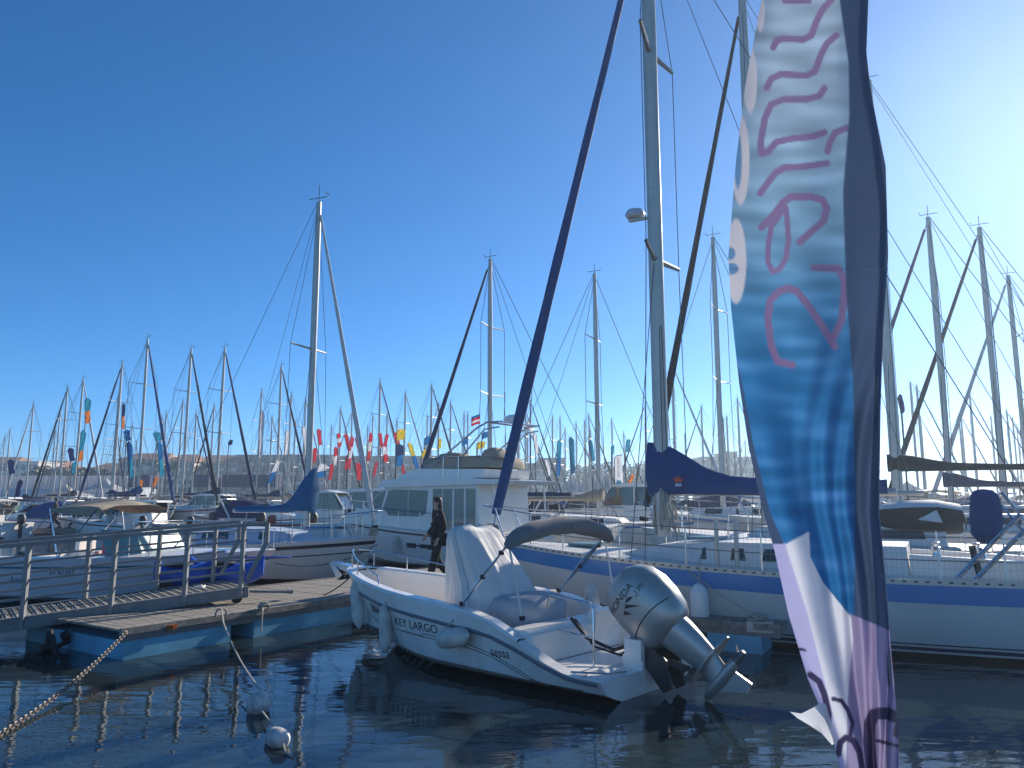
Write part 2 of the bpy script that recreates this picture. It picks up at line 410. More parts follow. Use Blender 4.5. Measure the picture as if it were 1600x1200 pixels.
# dark steel struts below
sp = thing('strut_frame', 'rusty dark strut frame standing in the water beneath the gangway', 'frame')
def spt(px, py, y): return W(px, py, y=y)
for a, e, r in ((spt(78, 985, 11.2), spt(72, 1012, 11.2), .035), (spt(78, 985, 11.2), spt(93, 1040, 11.2), .04), (spt(30, 1037, 11.0), spt(145, 985, 11.9), .035), (spt(93, 1040, 11.2), spt(140, 1015, 11.9), .04), (spt(93, 1038, 11.2), spt(96, 1062, 11.2), .04), (spt(30, 1036, 11.0), spt(28, 1060, 11.0), .03)):
    MB().tube([a, e], r, 8).build('strut', 'antifoul', sp)
for px, yy in ((133, 12.1),):
    t = spt(px, 975, yy); MB().tube([(t.x, t.y, -.6), (t.x, t.y, .45)], .1, 10).build('pile', 'antifoul', sp)
for px, py, yy in ((72, 1012, 11.2), (93, 1040, 11.2), (102, 993, 11.5)):
    t = spt(px, py, yy); MB().lathe([(.02, -.06), (.065, -.05), (.065, .05), (.02, .06)], t, (.6, .5, .3), 10).build('joint', 'antifoul', sp)

# ------------------------------------------------------------------ hull library (bow towards +x, waterline z = 0)
class Hull:
    def __init__(s, L, B, Fs, Fb, kind='sail', dip=.0, over=.6, stern=.72, draft=.35, sheer=None, full=.45, chine=.06):
        s.__dict__.update(L=L, B=B, Fs=Fs, Fb=Fb, kind=kind, dip=dip, over=over, stern=stern, draft=draft, sh=sheer, full=full, chine=chine)
    def b(s, t):
        if t < s.full: w = s.stern + (1 - s.stern) * math.sin(t / s.full * math.pi / 2)
        else: w = max(0, math.cos((t - s.full) / (1 - s.full) * math.pi / 2)) ** (.72 if s.kind == 'sail' else .62)
        return s.B / 2 * w
    def s_(s, t):
        if s.sh: return interp(s.sh, t)
        return s.Fs + (s.Fb - s.Fs) * t ** 1.7 - s.dip * math.sin(math.pi * t)
    def pt(s, t, v, side=1, e=0.0):
        b, sh = s.b(t), s.s_(t)
        if s.kind == 'sail':
            k = -s.draft + (sh * .5 + s.draft) * max(0, (t - .75) / .25) ** 3
            y = b * max(0, math.cos(v * math.pi / 2)) ** .5; z = sh + (k - sh) * math.sin(v * math.pi / 2) ** 1.25
        else:
            zc = s.chine + (sh * .62) * max(0, (t - .45) / .55) ** 2.2
            zc = min(zc, sh - .05)
            k = -s.draft + (sh * .55 + s.draft) * max(0, (t - .7) / .3) ** 2.2
            k = min(k, zc - .01) if t < .999 else k
            bc = b * (.90 - .30 * max(0, (t - .3) / .7) ** 1.5)
            if v < .65:
                q = v / .65; y = lerp(b, bc, q ** (1.0 + .5 * t)) ; z = lerp(sh, zc, q)
            else:
                q = (v - .65) / .35; y = bc * (1 - q); z = lerp(zc, k, q)
        x = s.L * t - s.over * (1 - max(-.5, z) / max(.2, sh)) * t ** 5
        return Vector((x, side * (y + e), z))
    def v_at(s, t, z):
        lo, hi = 0.0, 1.0
        for _ in range(22):
            m = (lo + hi) / 2
            if s.pt(t, m).z > z: lo = m
            else: hi = m
        return (lo + hi) / 2
    def side(s, x, z, side=1, e=0.0):
        t = min(.98, max(0, x / s.L))
        for _ in range(12):
            v = s.v_at(t, z); p = s.pt(t, v); t = min(.985, max(0, t + (x - p.x) / s.L))
        return s.pt(t, s.v_at(t, z), side, e)
    def ts(s, n): return [1 - (1 - i / n) ** 1.35 for i in range(n + 1)]
    def shell(s, n=16, m=7, e=0.0):
        mb = MB(); rings = []
        for t in s.ts(n):
            a = [s.pt(t, j / m, 1, e) for j in range(m + 1)]; c = [s.pt(t, j / m, -1, e) for j in range(m - 1, -1, -1)]
            rings.append(a + c)
        mb.loft(rings, False, False); k = len(rings[0]); mb.f.append(tuple(range(k)))
        return mb
    def band(s, za, zb, n=16, e=.004, sides=(1, -1), t0=0.0, t1=1.0, rel=True, rows=2):
        """strip along the hull between two heights; rel: measured down from the sheer, else from the water"""
        mb = MB()
        for sd in sides:
            rows_ = []
            for t in s.ts(n):
                t = t0 + (t1 - t0) * t; sh = s.s_(t)
                r = []
                for j in range(rows + 1):
                    z = lerp(za, zb, j / rows); z = sh - z if rel else z
                    kz = s.pt(t, 1).z + .001
                    r.append(s.pt(t, s.v_at(t, max(z, kz)), sd, e))
                rows_.append(r)
            mb.loft(rows_, False, False)
        return mb
    def deck(s, n=16, camber=.06, inset=0.0, dz=0.0, t0=0.0, t1=1.0):
        mb = MB(); rings = []
        for t in s.ts(n):
            t = t0 + (t1 - t0) * t; b = max(0, s.b(t) - inset); z = s.s_(t) + dz
            rings.append([Vector((s.L * t - (inset * .6 if t > .97 else 0), b * q, z + camber * (1 - q * q) * min(1, b))) for q in (-1, -.6, -.2, .2, .6, 1)])
        return mb.loft(rings, False, False)
    def line(s, t0, t1, side, zoff, n=14, inset=0.0):
        return [Vector((s.L * t, side * max(0, s.b(t) - inset), s.s_(t) + zoff)) for t in [lerp(t0, t1, i / n) for i in range(n + 1)]]
def put_text(h, body, size, x0, z0, m, parent, side=1, slope=0.0, shear=0.0, sx=1.0):
    """lettering laid on the hull side; x0 is where it starts, reading towards the stern on the port side"""
    me = text_mesh(body, size)
    for v in me.vertices:
        u, w = v.co.x * sx + shear * v.co.y, v.co.y
        p = h.side(x0 - side * u, z0 + w + slope * u, side, .005); v.co = p
    me.materials.clear(); me.materials.append(MATS[m])
    return place('lettering', me, parent)
def rail_on(h, name, t0, t1, side, hz, r, m, parent, n=10, posts=0, inset=.06, ends=True):
    pts = h.line(t0, t1, side, hz, n, inset)
    if ends: pts = [h.line(t0, t1, side, 0, n, inset)[0]] + pts + [h.line(t0, t1, side, 0, n, inset)[-1]]
    MB().tube(pts, r, 6).build(name, m, parent)
    for i in range(posts):
        t = lerp(t0, t1, (i + .5) / posts); p = Vector((h.L * t, side * max(0, h.b(t) - inset), h.s_(t)))
        MB().tube([p, p + Vector((0, 0, hz))], r, 6).build('stanchion', m, parent)
# ------------------------------------------------------------------ open motorboat (the nearest boat)
def soft_ring(cx, cy, z, a, b, n=28, p=3.0, wob=0.0, ph=0.0, k=9):
    out = []
    for i in range(n):
        t = 2 * math.pi * i / n; c, s = math.cos(t), math.sin(t)
        q = (abs(c) ** p + abs(s) ** p) ** (-1 / p) * (1 + wob * math.sin(k * t + ph) + wob * .6 * math.sin(k * .5 * t + 2.1 * ph))
        out.append(Vector((cx + a * c * q, cy + b * s * q, z)))
    return out
HX = Vector((-.75, .66)).normalized(); MRZ = math.atan2(HX.y, HX.x)
SB = Vector((1.60, 9.14, 0))
boat = thing('open_motorboat', 'white open motorboat with a silver outboard moored bow to the pontoon', 'boat', SB, MRZ)
def on_boat(x, y, z):
    v = Matrix.Rotation(MRZ, 3, 'Z') @ Vector((x, y, z)); return v + SB
h = Hull(5.6, 2.2, .24, 1.08, 'motor', over=.95, stern=.93, draft=.22, full=.42, chine=.10,
         sheer=[(0, .25), (.07, .26), (.13, .36), (.2, .54), (.27, .70), (.34, .79), (.45, .84), (.65, .90), (.85, .99), (1, 1.07)])
h.shell(30, 10).build('hull', 'gel_boat', boat, angle=28)
h.band(-.02, .085, 24, .004, rel=False).build('antifouling', 'antifoul', boat)
for sd in (1, -1):
    pts = [h.pt(t, h.v_at(t, h.s_(t) - lerp(.03, .20, smooth(.06, .4, t))), sd, .012) for t in [i / 30 * .985 + .01 for i in range(31)]]
    MB().tube(pts, .022, 6).build('rub_rail', 'rubrail', boat)
    for dz, tt in ((.48, (.05, .95)), (.43, (.05, .5))):
        pts = [h.pt(t, h.v_at(t, max(.12, h.s_(t) * .93 - dz * lerp(.6, 1, t))), sd, .003) for t in [lerp(tt[0], tt[1], i / 20) for i in range(21)]]
        MB().tube(pts, .0045, 4).build('pinstripe', 'stripe_dark', boat)
# gunwale, inner liner, sole
tg = [lerp(.2, .93, i / 20) for i in range(21)]
def inner(t): return max(.0, h.b(t) - .20)
for sd in (1, -1):
    mb = MB()
    mb.loft([[Vector((h.L * t, sd * h.b(t), h.s_(t))), Vector((h.L * t, sd * (h.b(t) - .03), h.s_(t) + .03)), Vector((h.L * t, sd * (inner(t) + .03), h.s_(t) + .03)), Vector((h.L * t, sd * inner(t), h.s_(t) + .005)), Vector((h.L * t, sd * (inner(t) - .03), .32))] for t in tg], False, False)
    mb.build('gunwale', 'gel', boat)
fd = MB(); fr = []
for t in [lerp(.93, 1, i / 6) for i in range(7)]:
    b_ = h.b(t); fr.append([Vector((h.L * t, q * b_, h.s_(t) + .03 * (1 - abs(q)) + .005)) for q in (-1, -.5, 0, .5, 1)])
fd.loft(fr, False, False); fd.add([(h.L * .93, inner(.93), .32), (h.L * .93, -inner(.93), .32), (h.L * .93, -inner(.93), h.s_(.93)), (h.L * .93, inner(.93), h.s_(.93))], [(0, 1, 2, 3)])
fd.build('foredeck', 'gel', boat)
MB().loft([[Vector((h.L * t, q * (inner(t) - .025), .33 + (.12 if t > .66 else 0))) for q in (-1, 0, 1)] for t in (.2, .4, .62, .659, .661, .8, .93)], False, False).build('cockpit_sole', 'deck_white', boat)
# stern: splash bulkhead, platform, side steps
st = MB(); st.loft([[Vector((h.L * t, q * (h.b(t) - .005), h.s_(t) + .002)) for q in (-1, -.5, 0, .5, 1)] for t in (.0, .03, .06)], False, False)
st.box((.64, 0, .25), (.62, 1.96, .06)); st.build('swim_platform', 'gel', boat, angle=20)
sb = MB(); sb.prism([(.98, 0, .28), (1.02, 0, .60), (1.10, 0, .645), (1.40, 0, .645), (1.46, 0, .61), (1.48, 0, .3)], (0, -.92, 0), (0, .92, 0)); sb.prism([(1.0, 0, .5), (.98, 0, .74), (1.03, 0, .78), (1.10, 0, .76), (1.16, 0, .5)], (0, -.90, 0), (0, -.30, 0)); sb.build('stern_bench', 'gel', boat, angle=20)
for sd in (1, -1):
    MB().loft([[Vector((h.L * t, sd * h.b(t), h.s_(t))), Vector((h.L * t, sd * (h.b(t) - .16), h.s_(t) + .015)), Vector((h.L * t, sd * (h.b(t) - .17), .26))] for t in [lerp(.05, .2, i / 8) for i in range(9)]], False, False).build('quarter_coaming', 'gel', boat)
# stainless: stern rail, bow rails, cleats
MB().tube([(.42, .55, .27), (.42, .55, .92), (.47, .55, .98), (1.05, .55, 1.02), (1.1, .55, .86)], .014, 8).tube([(.42, .55, .6), (.95, .55, .64)], .011, 6).build('boarding_rail', 'steel', boat)
MB().tube([(.06, .45, .27), (.1, .75, .29), (.42, .98, .30)], .012, 6).build('platform_rail', 'steel', boat)
for sd in (1, -1):
    pts = [Vector((h.L * t, sd * max(0, h.b(t) - .1), h.s_(t) + .04 + z)) for t, z in ((.70, 0), (.71, .10), (.76, .14), (.88, .20), (.95, .24), (.985, .24))]
    MB().tube(pts, .013, 8).build('bow_rail', 'steel', boat)
    for t in (.86, .95):
        p = Vector((h.L * t, sd * max(0, h.b(t) - .1), h.s_(t) + .03)); MB().tube([p, p + Vector((0, 0, .2))], .012, 6).build('rail_post', 'steel', boat)
    p = Vector((h.L * .39, sd * (h.b(.39) - .1), h.s_(.39) + .04)); MB().box(p, (.16, .03, .025)).build('cleat', 'steel', boat)
    p = Vector((h.L * .22, sd * (h.b(.22) - .09), h.s_(.22) + .02)); MB().box(p, (.12, .03, .02)).build('cleat', 'steel', boat)
MB().prism([(5.35, 0, 1.06), (5.85, 0, 1.10), (5.92, 0, 1.03), (5.6, 0, .98)], (0, -.09, 0), (0, .09, 0)).build('bow_roller', 'steel', boat, False)
MB().prism([(5.72, 0, .93), (6.02, 0, 1.13), (6.08, 0, 1.09), (5.95, 0, .96), (5.85, 0, .84)], (0, -.11, 0), (0, .11, 0)).build('anchor', 'steel', boat, False)
# draped console and seat
def drape_ring(cx, z, a, b_, wob, n=110):
    out = []
    for i in range(n):
        t = 2 * math.pi * i / n; c, s = math.cos(t), math.sin(t); q = (abs(c) ** 3.2 + abs(s) ** 3.2) ** (-1 / 3.2)
        f = 0
        for k, ph, w in ((5, .4, 1.0), (8, 2.2, .8), (13, 4.0, .5), (19, 1.1, .3)):
            f += w * (1 - 2 * abs(math.sin((k * t + ph + 1.2 * z + .5 * math.sin(3 * z + k))))) * .5
        q *= 1 + wob * f * 1.2
        out.append(Vector((cx - .26 + a * .92 * c * q - .10 * max(0, -c) * max(0, 1.2 - z), b_ * s * q, z + .02 * math.sin(3 * t + 1))))
    return out
cv = MB(); rg = []
for z, a, b_, cx, wob in ((.34, .68, .60, 2.72, .07), (.6, .64, .56, 2.75, .07), (.85, .60, .52, 2.78, .065), (1.05, .54, .48, 2.84, .06), (1.22, .47, .46, 2.92, .05), (1.4, .39, .44, 3.0, .04), (1.58, .31, .43, 3.07, .03), (1.70, .25, .41, 3.11, .02), (1.76, .17, .34, 3.13, .012), (1.785, .04, .10, 3.13, 0)):
    rg.append(drape_ring(cx, z, a, b_, wob))
cv.loft(rg); co = cv.build('console_cover', 'canvas_white', boat, angle=80)
MB().tube([p * 1.0 + Vector(((p.x - 2.50) * .012, p.y * .012, 0)) for p in drape_ring(2.755, .66, .635, .555, .07)] , .006, 5).build('tie_cord', 'rope_dark', co)
MB().tube([r_[30] + Vector((0, .006, 0)) for r_ in rg], .004, 4).build('seam', 'cable_grey', co)
MB().tube([r_[70] + Vector((-.006, -.002, 0)) for r_ in rg], .004, 4).build('seam', 'cable_grey', co)
sv = MB(); rg = []
for z, a, b_, wob in ((.45, .32, .46, .03), (.6, .40, .52, .03), (.78, .42, .54, .03), (.88, .38, .50, .02), (.93, .25, .38, .01), (.945, .05, .1, 0)):
    rg.append(soft_ring(1.80, .02, z, a * .9, b_, 48, 3, wob, z * 3, 7))
mat('cover_grey', (.42, .43, .45), .8, var=.1, scale=5, bump=.5, bscale=7)
sv.loft(rg); sv.build('seat_cover', 'cover_grey', boat, angle=80)
MB().tube([(1.80, 0, .3), (1.80, 0, .5)], .05, 8).build('seat_post', 'alu', boat)
# folded bimini
bm_ = MB(); rg = []
for i in range(25):
    q = i / 24; y = lerp(1.02, -1.02, q); arch = 1.62 + .20 * math.sin(math.pi * q) ** .6
    r = .135 * (min(1, q * 9, (1 - q) * 9) * .45 + .55)
    rg.append([Vector((1.27 + r * 1.25 * math.cos(a) * (1 + .05 * math.sin(17 * q + a)), y, arch + r * .8 * math.sin(a) * (1 + .07 * math.sin(23 * q + 2 * a)))) for a in [2 * math.pi * k / 14 for k in range(14)]])
bm_.loft(rg); bim = bm_.build('folded_bimini', 'canvas_grey', boat, angle=80)
for sd in (1, -1):
    MB().tube([(2.10, sd * .97, .86), (1.72, sd * .99, 1.22), (1.36, sd * 1.0, 1.58)], .015, 8).build('bimini_bow', 'steel', bim)
    MB().tube([(2.02, sd * .97, .93), (1.70, sd * .97, 1.29), (1.32, sd * .98, 1.62)], .013, 8).build('bimini_bow', 'steel', bim)
    MB().tube([(1.13, sd * .96, .78), (1.30, sd * .99, 1.58)], .014, 8).build('bimini_strut', 'canvas_white', bim)
    for p in ((2.10, .97, .87), (1.73, .99, 1.22), (1.42, 1.0, 1.52), (1.13, .96, .79)):
        MB().box((p[0], sd * p[1], p[2]), (.05, .045, .05)).build('fitting', 'rubber', bim, False)
me = text_mesh('C', .10); me.materials.append(MATS['ink'])
o = place('lettering', me, bim); o.location = (1.10, .05, 1.78); o.rotation_euler = (R(90), 0, R(-90))
# lettering on the hull
put_text(h, '20866', .17, 4.22, .56, 'ink', boat, sx=.9)
put_text(h, 'KEY LARGO', .155, 3.42, .48, 'ink', boat, sx=1.18)
put_text(h, 'O P E N   L I N E', .05, 3.28, .40, 'ink', boat, sx=1.5)
put_text(h, '/20', .22, 2.36, .36, 'ink_lilac', boat, sx=.85)
put_text(h, 'sessa', .155, 1.56, .335, 'ink', boat, sx=.95)
# ---- outboard
TILT = R(50); Mo = Matrix.Translation((-.16, 0, .68)) @ Matrix.Rotation(TILT, 4, 'Y') @ Matrix.Scale(1.12, 4)
eng = bpy.data.objects.new('outboard_motor', None); COL.objects.link(eng); eng.parent = boat; eng.matrix_local = Mo
cz = [(-.10, .20, .15, -.06), (-.06, .27, .19, -.05), (.03, .325, .222, -.05), (.18, .35, .235, -.06), (.36, .355, .235, -.06), (.52, .33, .22, -.05), (.62, .28, .19, -.03), (.69, .20, .13, -.01), (.715, .08, .05, 0)]
cow = MB(); cow.loft([soft_ring(cx, 0, z, a, b_, 32, 2.7) for z, a, b_, cx in cz]); cow.build('cowling', 'engine', eng, angle=60)
def cowl_y(x, z):
    a = interp([(q[0], q[1]) for q in cz], z); b_ = interp([(q[0], q[2]) for q in cz], z); cx = interp([(q[0], q[3]) for q in cz], z)
    k = min(.97, abs((x - cx) / a)); return b_ * (1 - k ** 2.7) ** (1 / 2.7)
seam = MB()
for sd in (1, -1):
    seam.tube([(x, sd * (cowl_y(x, z) + .002), z) for x, z in [(lerp(.28, -.36, i / 14), .10 + .05 * math.sin(i / 14 * 3.0)) for i in range(15)]], .006, 5)
seam.build('seam', 'engine_dark', eng)
for body, size, x0, z0, sx in (('HONDA', .105, .24, .44, 1.12), ('130', .07, -.16, .36, 1.2)):
    me = text_mesh(body, size); me.materials.append(MATS['ink'])
    for v in me.vertices:
        x, z = x0 - v.co.x * sx, z0 + v.co.y; v.co = (x, cowl_y(x, z) + .004, z)
    place('lettering', me, eng)
dec = MB()
for pts in ([(.10, .34), (.02, .27), (.06, .36)], [(.04, .37), (-.12, .25), (.0, .39)], [(.0, .40), (-.20, .33), (-.06, .42)]):
    dec.add([(x, cowl_y(x, z) + .004, z) for x, z in pts], [(0, 1, 2)])
dec.build('wing_emblem', 'ink', eng, False)
lg = MB(); lg.loft([soft_ring(cx, 0, z, a, b_, 24, 2.4) for z, a, b_, cx in ((-.05, .20, .15, -.07), (-.16, .19, .13, -.09), (-.32, .165, .105, -.11), (-.46, .145, .08, -.12), (-.52, .14, .07, -.12))]); lg.build('midsection', 'engine', eng, angle=60)
MB().loft([soft_ring(-.16, 0, z, .30, .12, 24, 2.2) for z in (-.535, -.52)]).build('ventilation_plate', 'engine', eng, angle=50)
lo = MB(); lo.loft([soft_ring(cx, 0, z, a, b_, 20, 2.2) for z, a, b_, cx in ((-.52, .14, .05, -.12), (-.62, .13, .045, -.11), (-.68, .13, .05, -.10))])
lo.lathe([(.005, -.30), (.035, -.27), (.06, -.15), (.065, 0), (.06, .13), (.05, .2), (.045, .22)], (-.12, 0, -.72), (-1, 0, 0), 16)
lo.prism([(.02, 0, -.76), (-.26, 0, -.76), (-.30, 0, -.95), (-.20, 0, -.97)], (0, -.012, 0), (0, .012, 0)); lo.build('gearcase', 'engine', eng, angle=40)
pr = MB(); pr.lathe([(.045, 0), (.04, .1), (.02, .14)], (-.33, 0, -.72), (-1, 0, 0), 12)
for k in range(3):
    a = 2 * math.pi * k / 3 + .5; rr = []
    for q in range(6):
        rad = .04 + .15 * q / 5; wd = .075 * math.sin(math.pi * (.25 + .75 * q / 5) * .95) + .008
        c = Vector((-.38, rad * math.cos(a), -.72 + rad * math.sin(a))); tdir = Vector((.65, -math.sin(a) * .75, math.cos(a) * .75))
        rr.append([c - tdir * wd, c + tdir * wd])
    pr.loft(rr, False, False)
pr.build('propeller', 'alu_dark', eng, angle=50)
bk = MB()
for y in (-.13, .13): bk.prism([(.16, y, .02), (.34, y, -.05), (.40, y, -.42), (.30, y, -.46), (.14, y, -.25)], (0, -.022, 0), (0, .022, 0))
bk.tube([(.2, -.15, -.05), (.2, .15, -.05)], .04, 10).tube([(.28, -.04, -.1), (.10, -.04, -.42)], .03, 8).tube([(.28, .04, -.1), (.10, .04, -.42)], .03, 8)
bk.build('clamp_bracket', 'engine_dark', eng, False)
MB().box((.10, 0, .47), (.22, .50, .22)).box((.12, 0, .3), (.26, .44, .2)).build('motor_mount', 'gel', boat, False)
MB().tube([(1.0, .2, .72), (.75, .22, .52), (.4, .18, .42), (.05, .1, .55), (-.1, .06, .7)], .022, 8).tube([(1.0, .12, .7), (.7, .15, .42), (.35, .12, .36), (-.05, .06, .62)], .016, 8).build('control_cable', 'rubber', boat)
# ---- fenders (hang from the boat: things of their own) and lines
def fender(x, z, L, r, axis, label, side=1, out=.03, cap=None, name='fender'):
    p = h.side(x, z, side, r + out); wp = on_boat(*p)
    t = thing(name, label, 'fender', wp, MRZ, 'fenders along the motorboat')
    pr = [(.012, -L / 2 - .05), (.03, -L / 2 - .03), (r * .55, -L / 2 + .0), (r * .9, -L / 2 + .06), (r, -L / 2 + .14), (r, L / 2 - .14), (r * .9, L / 2 - .06), (r * .55, L / 2), (.03, L / 2 + .03), (.012, L / 2 + .05)]
    MB().lathe(pr, (0, 0, 0), axis, 16).build('body', 'fender', t)
    a = Vector(axis).normalized()
    top = a * (L / 2 + .04); sh = h.s_(min(.98, x / h.L)) + .04
    e = Matrix.Rotation(-MRZ, 3, 'Z') @ Vector((0, 0, 0))
    up = Vector((0, -side * (r + out + .06), sh - z))
    MB().tube([top, top.lerp(up, .5) + Vector((0, side * .02, 0)), up], .008, 5).build('lanyard', 'rope', t)
    if cap: MB().lathe([(r * .3, L / 2 + .05), (r * .85, L / 2 + .0), (r * .8, L / 2 - .06)], (0, 0, 0), axis, 12).build('end_cap', cap, t)
    return t
fender(4.97, .50, .46, .095, (0, .05, 1), 'upright white fender with black end cap at the bow', cap='rubber')
fender(4.62, .62, .62, .095, (.35, -.12, 1), 'dirty white fender slanting beside the bow number')
fender(3.56, .42, .55, .085, (.02, .05, 1), 'slim hanging fender in front of the dark hull lettering')
fender(2.03, .50, .48, .115, (1, 0, -.22), 'fat grey fender lying level along the hull side')
fender(1.70, .80, .40, .10, (.1, 0, 1), 'dark round fender on the far gunwale', side=-1)
rope('mooring_line', 'dark mooring line from the motorboat bow across to the pontoon planks', [on_boat(5.2, .2, 1.05), W(505, 930, z=PZ + .02)], .010, 'rope_dark', .05)
rope('mooring_line', 'slack line from the yacht forestay foot to the plank deck', [W(590, 850, y=20.2), W(430, 880, y=17.6)], .012, 'rope_dark', .25)
# ------------------------------------------------------------------ sailing yachts
def mast_rig(h, root, mx, zb, H, r=.09, genoa=None, gr=.10, spreaders=(.5,), sp_w=.8, wr=.006, cover=None, boom_len=3.6, boom_z=1.0, cover_h=.75, backstay=True, m='alu', side_shrouds=True, wind=True, jib_low=.35, cover_drop=.16, sr=.035):
    L = h.L
    ms = MB(); n = 10
    rings = [[Vector((mx + r * 1.35 * math.cos(2 * math.pi * k / n), r * math.sin(2 * math.pi * k / n), z)) * 1 for k in range(n)] for z in (zb, H * .8, H)]
    rings[2] = [Vector((mx + (p.x - mx) * .75, p.y * .75, p.z)) for p in rings[2]]
    ms.loft(rings); mo = ms.build('mast', m, root, angle=60)
    if wind:
        MB().tube([(mx, 0, H), (mx, 0, H + .5)], .008 + wr * .3, 4).tube([(mx - .35, 0, H + .12), (mx + .3, 0, H + .12)], .010 + wr * .3, 4).tube([(mx + .3, -.1, H + .2), (mx + .3, .1, H + .2)], .012 + wr * .3, 4).build('wind_instruments', 'wire', mo)
    for f in spreaders:
        z = lerp(zb, H, f)
        for sd in (1, -1):
            MB().tube([(mx, sd * r * .5, z), (mx - .15, sd * sp_w, z + .05)], [sr, sr * .6], 6).build('spreader', 'alu_dark' if sr > .04 else m, mo)
    bow = Vector((L - .1, 0, h.s_(1) + .12)); top = Vector((mx, 0, H - .1))
    if genoa:
        a, b_ = bow.lerp(top, .03), bow.lerp(top, .965)
        N = 14
        MB().tube([a.lerp(b_, i / N) for i in range(N + 1)], [gr * (.55 + .45 * math.sin(min(1, (i / N) * 3 + .25) * math.pi / 2)) * (1 - .62 * i / N) * (1 + .06 * math.sin(i * 2.3)) for i in range(N + 1)], 8).build('furled_genoa', genoa, root)
        MB().lathe([(gr * .9, 0), (gr * 1.1, .06), (gr * .9, .12)], bow + Vector((0, 0, .05)), top - bow, 10).build('furling_drum', 'black', root)
    MB().tube([bow, top], wr, 4).build('forestay', 'wire', root)
    if backstay: MB().tube([(.05, 0, h.s_(0) + .05), (mx - .05, 0, H)], wr, 4).build('backstay', 'wire', root)
    if side_shrouds:
        for sd in (1, -1):
            t = mx / L; ch = Vector((mx - .1, sd * (h.b(t) - .08), h.s_(t)))
            spt_ = [Vector((mx - .15, sd * sp_w, lerp(zb, H, f) + .05)) for f in spreaders]
            MB().tube([ch] + spt_ + [(mx, 0, H - .2)], wr, 4).build('shroud', 'wire', root)
            MB().tube([ch + Vector((.25, 0, 0)), (mx, sd * r, lerp(zb, H, spreaders[0]) - .1)], wr, 4).build('lower_shroud', 'wire', root)
    if boom_len:
        bz = zb + boom_z
        bo = MB(); bo.tube([(mx - r, 0, bz), (mx - boom_len, 0, bz - .02)], .065, 10); bm = bo.build('boom', m, root)
        if cover:
            cr = []
            for i in range(17):
                q = i / 16; x = mx + .24 - (boom_len + .12) * q
                ht = cover_h * (1 - smooth(0, .42, q)) + cover_drop * (1 - .35 * q) + .06 * math.sin(q * 19) * .25
                w = .15 - .05 * q
                if q < .14: w = .21
                ring = []
                for k in range(12):
                    a = 2 * math.pi * k / 12; c, s_ = math.cos(a), math.sin(a)
                    ring.append(Vector((x, w * c * (.65 if s_ > .3 else 1) * (1 + .12 * math.sin(3 * q * 7 + k)), bz - .07 + (ht + .07) * (.5 + .5 * s_))))
                cr.append(ring)
            MB().loft(cr).build('sail_cover', cover, bm, angle=70)
        MB().tube([(mx - boom_len * .95, 0, bz), (mx, 0, H)], wr * .8, 4).build('topping_lift', 'wire', root)
        MB().tube([(mx - boom_len * .8, 0, bz), (mx - boom_len * .8 - .2, 0, h.s_(.2) + .2)], .012, 4).build('mainsheet', 'rope', root)
    return mo
def cabin(h, root, x0, x1, w, z, top='gel', body='gel', win=None, nwin=2, slope=.45):
    c = MB(); zs = h.s_((x0 + x1) / 2 / h.L)
    rings = []
    for x, k, hh in ((x0, .92, 0), (x0 + .03, .92, z), (lerp(x0, x1, .55), 1.0, z), (x1 - slope, .75, z * .8), (x1, .55, .0)):
        rings.append([Vector((x, q * w * k / 2, zs - .03 + (hh + .03) * (1 if abs(q) < .9 else 0))) for q in (-1, -.86, -.4, .4, .86, 1)])
    c.loft(rings, False, False); c.f.append((0, 1, 2, 3, 4, 5)); cb_ = c.build('coachroof', body, root, angle=40)
    if win:
        for sd in (1, -1):
            for i in range(nwin):
                a, e = lerp(x0 + .25, x1 - slope * 1.5, (i + .1) / nwin), lerp(x0 + .25, x1 - slope * 1.5, (i + .85) / nwin)
                ya, ye = [(.92 + .08 * min(1, (x - x0) / ((x1 - x0) * .55)) if x < lerp(x0, x1, .55) else lerp(1, .75, (x - lerp(x0, x1, .55)) / (x1 - slope - lerp(x0, x1, .55)))) * w / 2 for x in (a, e)]
                def wp(x, yy, f): return Vector((x, sd * (yy * lerp(1, .86, f) + .012), zs + z * f))
                MB().add([wp(a, ya, .32), wp(e, ye, .32), wp(e - .04, ye, .78), wp(a + .04, ya, .78)], [(0, 1, 2, 3)]).build('window', win, cb_, False)
    return cb_
def lifelines(h, root, t0=.05, t1=.93, n=6, hz=.6, r=.005, pr_=.012, m='steel'):
    for sd in (1, -1):
        for f in (.5, 1.0):
            MB().tube(h.line(t0, t1, sd, hz * f, 14, .07), r, 4).build('lifeline', 'wire', root)
        for i in range(n):
            t = lerp(t0, t1, i / (n - 1)); p = Vector((h.L * t, sd * max(.02, h.b(t) - .07), h.s_(t)))
            MB().tube([p, p + Vector((0, 0, hz))], pr_, 6).build('stanchion', m, root)
